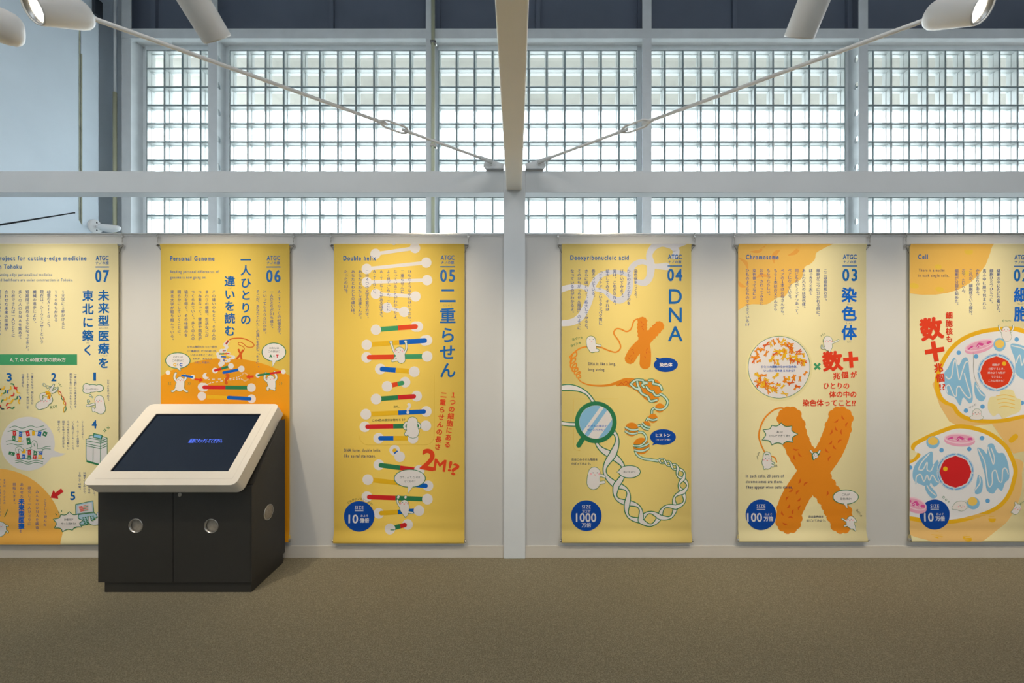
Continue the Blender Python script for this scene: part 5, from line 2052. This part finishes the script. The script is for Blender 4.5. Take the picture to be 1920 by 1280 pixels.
# =============================== banner 02
b = Banner(1705.5, 1947, C_cream, 'cream banner numbered 02 cut by the right edge, with two big cell drawings', yb=1013)
b.logo('02', 1901.5, 1927.5, -1.5)
b.part('english_text')
b.htext('Cell', 1721.5, 1739.5, 485.5, 8.4, 'blue', bold=0.025, space=1.28)
b.htext('There is a nuclei', 1722.5, 1770.5, 509, 5.2, 'navy', 7, 0.01, 1.28)
b.htext('in each single cells.', 1722, 1779, 519, 5.2, 'navy', 7, 0.01, 1.28)
b.part('title_text')
for ch, y in zip('細胞', (552.5, 588)):
    b.glyph(ch, 1915, y, 29, 'b2', 6, 0.03)
b.jtext('さいぼう', 1915, 569.8, 4.4, 'grey')
b.part('body_text')
for s, x, y1 in (('細胞の中にたどり着いた。', 1872, 589), ('細胞ひとつひとつに、', 1858.7, 572), ('真ん中に膜で包まれた', 1845.5, 580), ('かたまりがある。', 1832.8, 557), ('これが、細胞核という部分。', 1820, 594), ('おや、たいへん、', 1806.5, 553), ('細胞が分裂を始めた。', 1793.5, 575)):
    b.vtext(s, x, 504, y1, 7.2, L=7)
b.part('orange_corner')
b.V(1690, 450, 7.53)
b.poly([(100, 30), (1290, 30), (1255, 180), (1190, 350), (1080, 500), (960, 610), (800, 700), (650, 745), (480, 770), (300, 772), (100, 750)], 'b3org', 1, smooth=False)
for x, y, rx, ry in ((950, 160, 62, 46), (520, 378, 50, 36), (905, 465, 46, 34), (180, 645, 66, 40), (540, 695, 62, 34)):
    b.circ(x, y, rx, 'gold', 2, ry, 10)
b.part('cell_drawing')
b.V(0, 0, 1)
# upper cell: pale rim, amber membrane, white body
b.poly([(1748, 720), (1762, 760), (1780, 790), (1800, 800), (1860, 795), (1900, 850), (1947, 840), (1947, 640), (1800, 650)], 'tan', 1.2)
b.line([(1896, 825), (1904, 818)], 10, 'amber', 2.2)
ucell = [(1876, 613), (1835, 619), (1800, 634), (1775, 658), (1758, 690), (1752, 720), (1758, 745), (1770, 757), (1784, 763), (1792, 775), (1805, 785), (1830, 792), (1870, 793), (1910, 786), (1960, 770), (1985, 700), (1960, 640), (1915, 615)]
b.poly(ucell, 'amber', 3, smooth=True)
cu_ = (1868, 706)
b.poly([(cu_[0] + (p[0] - cu_[0]) * 0.925, cu_[1] + (p[1] - cu_[1]) * 0.915) for p in ucell], 'cellw', 4, smooth=True)
lcell = [(1800, 795), (1760, 806), (1725, 822), (1710, 832), (1709, 842), (1720, 848), (1712, 860), (1690, 880), (1680, 960), (1720, 978), (1760, 982), (1800, 979), (1850, 965), (1880, 948), (1897, 925), (1905, 900), (1908, 880), (1900, 855), (1885, 830), (1850, 806)]
b.poly([(1690, 985), (1740, 1012), (1790, 1030), (1850, 1005), (1890, 975), (1913, 930), (1916, 890), (1908, 860), (1800, 860), (1690, 870)], 'tan', 3.1, smooth=True)
for x, y, rx, ry in ((1755, 1001, 11, 6), (1860, 973, 7, 6), (1810, 1007, 8, 6)):
    b.circ(x, y, rx, 'amber', 3.3, ry, 10)
b.poly(lcell, 'amber', 5, smooth=True)
cl_ = (1798, 890)
b.poly([(cl_[0] + (p[0] - cl_[0]) * 0.925, cl_[1] + (p[1] - cl_[1]) * 0.915) for p in lcell], 'cellw', 6, smooth=True)


def er(b, blob, squig, L):
    """blue folded organelle: blob with pale winding line"""
    b.poly(blob, 'sky', L, smooth=True)
    for s in squig:
        b.line(s, 3.0, 'lb', L + 1)
        b.line(s, 1.6, 'cellw', L + 1.3)


def mito(b, cx, cy, rx, ry, rot, L):
    b.circ(cx, cy + ry * 0.45, rx, 'pink', L, ry * 1.1, rot)
    b.circ(cx, cy, rx, 'pinkl', L + 0.5, ry, rot)
    b.circ(cx, cy, rx * 0.9, 'pink', L + 1, ry * 0.78, rot)
    ca, sa = math.cos(math.radians(rot)), math.sin(math.radians(rot))
    R = lambda u, v: (cx + u * ca - v * sa, cy + u * sa + v * ca)
    b.line([R(-rx * .7, ry * .2), R(-rx * .5, -ry * .1)], ry * 0.45, 'pinkd', L + 1.5)
    b.line([R(-rx * .15, ry * .25), R(0, -ry * .25), R(rx * .25, ry * .1)], ry * 0.5, 'pinkd', L + 1.5)
    b.line([R(rx * .6, 0), R(rx * .72, -ry * .05)], ry * 0.55, 'pinkd', L + 1.5)
    b.line([R(-rx * .75, ry * .4), R(-rx * .45, ry * .15), R(-rx * .25, ry * .4), R(-rx * .05, -ry * .05), R(rx * .1, ry * .4), R(rx * .35, ry * .1), R(rx * .5, ry * .35), R(rx * .75, ry * .2)], 1.0, 'pinkl', L + 1.8)


def nucleus(b, cx, cy, r, L, col):
    for k in range(8):
        a0 = k * 45 + 8
        pts = arc(cx, cy, r + 3.6, a0, a0 + 36, 6)
        b.line(pts, 5.4, 'lb', L + 0.1, smooth=False)
        b.line(pts, 3.6, 'cellw', L + 0.5, smooth=False)
        b.line(pts, 2.2, 'sky2', L + 1, smooth=False)
    pts = []
    for i in range(32):
        a = 2 * math.pi * i / 32
        q = r * (1.03 if i % 4 == 0 else 0.985)
        pts.append((cx + q * math.cos(a), cy + q * math.sin(a)))
    b.poly(pts, col, L + 1.4)


# upper cell contents
mito(b, 1836, 647, 28, 9.5, -15, 5)
er(b, [(1770, 700), (1777, 690), (1783, 678), (1790, 670), (1797, 685), (1805, 672), (1814, 672), (1818, 700), (1824, 745), (1818, 756), (1806, 745), (1800, 760), (1790, 745), (1776, 738), (1771, 720)],
   [[(1773, 705), (1778, 710), (1784, 705), (1788, 680), (1792, 676), (1796, 700), (1799, 712), (1803, 700), (1810, 680), (1815, 678)], [(1776, 735), (1774, 725), (1780, 722), (1788, 740), (1793, 742), (1794, 728), (1799, 724), (1806, 735), (1815, 745), (1820, 742), (1812, 715), (1808, 700)]], 4.6)
er(b, [(1828, 715), (1836, 728), (1848, 742), (1842, 752), (1832, 748), (1827, 735)], [[(1830, 722), (1838, 736), (1845, 742)]], 4.6)
er(b, [(1895, 645), (1925, 650), (1950, 660), (1950, 700), (1925, 712), (1905, 700), (1903, 675)], [[(1897, 648), (1915, 652), (1930, 660)], [(1905, 680), (1912, 665), (1916, 685), (1922, 670), (1928, 690)]], 4.6)
nucleus(b, 1868, 698, 29.5, 6, 'nred')
b.circ(1882.5, 681.5, 4, 'yel', 8.6)
for s, y in (('細胞が', 683.5), ('分裂するとき、', 691), ('棒のような形が', 698.5), ('できるよ。', 706), ('これは何かな？', 713.5)):
    b.jtext(s, 1868 - (0 if y > 684 else 1), y, 4.7, 'w', 9, 0.01)
for x, y in ((1797.5, 661), (1830, 668), (1906, 636), (1811, 769.5), (1842, 762), (1916, 755)):
    b.circ(x, y, 4.2, 'sky2', 6)
b.circ(1874, 646, 11.5, 'sky', 6, 12.5); b.circ(1874, 644.5, 8.6, 'ambl', 7, 8)
b.poly([(1878, 731), (1898, 731), (1905, 745), (1914, 750), (1912, 770), (1895, 778), (1880, 784), (1872, 775), (1862, 780), (1852, 765), (1856, 745), (1872, 742)], 'cream', 6.2, smooth=True)
for k in range(4):
    b.line([(1868 + k * 2, 742 + k * 7), (1885, 740 + k * 7), (1902, 744 + k * 7)], 1.6, 'ambl', 6.8)
# the parted flap over the upper cell
b.part('flap_slit')
b.line([(1824.5, 660), (1825.5, 676), (1825, 690), (1828, 710), (1838, 728)], [0.3, 1.3, 0.8, 0.6, 0.2], 'grey', 9)
b.part('cell_drawing')
# lower cell contents
mito(b, 1799, 822, 29, 9.5, 3, 8)
b.circ(1749, 829, 12.5, 'sky', 8, 11.5); b.circ(1749, 826.5, 9.5, 'ambl', 9, 7.5)
er(b, [(1712, 880), (1720, 865), (1735, 852), (1748, 847), (1749, 870), (1758, 862), (1762, 880), (1764, 900), (1752, 912), (1745, 905), (1740, 912), (1722, 906), (1712, 898)],
   [[(1722, 878), (1728, 866), (1742, 850)], [(1722, 880), (1730, 880), (1738, 866), (1738, 880), (1745, 882), (1750, 872)], [(1717, 906), (1718, 893), (1726, 889), (1732, 902), (1738, 890), (1742, 900), (1748, 890), (1756, 902), (1763, 903)]], 8)
er(b, [(1735, 905), (1745, 912), (1757, 928), (1748, 934), (1736, 920)], [[(1738, 910), (1744, 920), (1754, 928)]], 8.1)
er(b, [(1832, 840), (1842, 842), (1850, 850), (1852, 834), (1862, 832), (1870, 848), (1882, 850), (1890, 870), (1892, 895), (1884, 905), (1878, 920), (1870, 915), (1862, 925), (1850, 918), (1846, 890), (1838, 862)],
   [[(1834, 842), (1846, 866), (1850, 895), (1854, 912), (1860, 905), (1860, 886), (1867, 882), (1872, 900), (1878, 902), (1880, 880), (1886, 878), (1890, 888)], [(1852, 838), (1858, 858), (1862, 870), (1864, 858), (1858, 840)]], 8)
er(b, [(1834, 890), (1842, 900), (1840, 922), (1828, 925), (1830, 908)], [[(1836, 892), (1837, 905), (1828, 918)]], 8)
nucleus(b, 1791, 884, 29, 8.4, 'red2')
b.circ(1772, 878.5, 4.3, 'yel', 10.6)
for x, y in ((1765, 843.5), (1817, 841.5), (1841, 821), (1851.5, 938.5), (1706, 876)):
    b.circ(x, y, 4.2, 'sky2', 9)
b.circ(1824.5, 943, 12, 'sky', 8.6, 11.5); b.circ(1823, 939.5, 9, 'ambl', 9.2, 8)
mito(b, 1716, 944, 22, 11, 20, 8)
b.part('red_caption')
b.V(1690, 570, 7.53)
b.glyph('数', 1746, 616, 43, 'nred', 10, 0.045, -8)
b.line([(332, 680), (602, 632)], 66, 'nred', 10, False, False); b.line([(442, 525), (495, 808)], 66, 'nred', 10.2, False, False)
b.glyph('兆', 1759, 689, 17, 'nred', 10, 0.035, -8); b.glyph('個', 1762.5, 708, 17, 'nred', 10, 0.03, -6)
b.htext('!?', 1761.5, 1772, 731, 11, 'nred', 10, 0.025, 1, -4)
for ch, y in zip('細胞核も', (591, 606, 621, 635)):
    b.glyph(ch, 1779.3, y, 13.4, 'nred', 10, 0.03)
b.part('small_drawing')
b.V(1690, 570, 7.53)
b.figure([([(1475, 370), (1475, 420), (1490, 460)], [110, 120, 130]), ([(1410, 390), (1385, 350), (1378, 305)], 18), ([(1545, 390), (1575, 350), (1580, 305)], 18)], 8, o=4)
b.face(1475, 362, 10, 10)
b.part('small_drawing')
b.jtext('ぐ〜〜', 1690 + 1485 / 7.53, 570 + 235 / 7.53, 6, 'gl', 8)
b.V(1690, 700, 7.53)
b.figure([([(1065, 560), (1065, 590)], 126), ([(990, 622), (1050, 630)], 46), ([(1080, 630), (1130, 620)], 46)], 8, o=4)
b.face(1060, 555, 10, 10)
b.part('small_drawing')
b.jtext('ワッイ!', 1690 + 1005 / 7.53, 700 + 458 / 7.53, 4.6, 'ink', 8, 0, -28)
b.V(1690, 860, 7.53)
b.figure([([(730, 690), (790, 665), (850, 665)], [40, 120, 140]), ([(850, 610), (920, 600)], 16), ([(870, 715), (930, 685)], 16)], 9, o=4)
b.face(845, 660, 9, 11)
b.part('small_drawing')
for x, y, r in ((595, 540, 14), (628, 575, 11), (665, 603, 8)):
    b.ring(x, y, r, 5, 'gl', 9, 'cellw')
b.figure([([(1640, 680), (1610, 740)], 90), ([(1610, 620), (1620, 650)], 26), ([(1560, 750), (1580, 735)], 26)], 8, o=4)
b.face(1640, 690, 9, 10)
b.jtext('よいしょ', 1690 + 1730 / 7.53, 860 + 600 / 7.53, 5, 'gl', 8, 0.01, -30)
b.size_dot(1752.3, 964.3, 28.2, ('万倍', -19.5, -2.5, 10.5), '10')
b.finish()

# ---------------------------------------------------------------- kiosk message on the screen
M_msg = mat('screen_message_light', (60, 90, 200), 0.5, emit=(60, 96, 220), estr=0.8)
vs, fs = typeset('画面にタッチしてください。', 0.03)
xa, xb_ = min(v[0] for v in vs), max(v[0] for v in vs)
mx0, mx1 = at(342, 828, 2.47).x, at(406, 828, 2.47).x
mm = MB()
tv = 0.51 * SL
msv = [mm.bm.verts.new(sp(mx0 + (x - xa) / (xb_ - xa) * (mx1 - mx0), tv + (y - 0.38) * 0.034 , -0.0052)) for x, y in vs]
for f in fs:
    try:
        mm.bm.faces.new([msv[i] for i in f])
    except ValueError:
        pass
msg = mm.build('screen_message', M_msg, kiosk)
bpy.data.objects.remove(tob)
bpy.data.curves.remove(tcu)
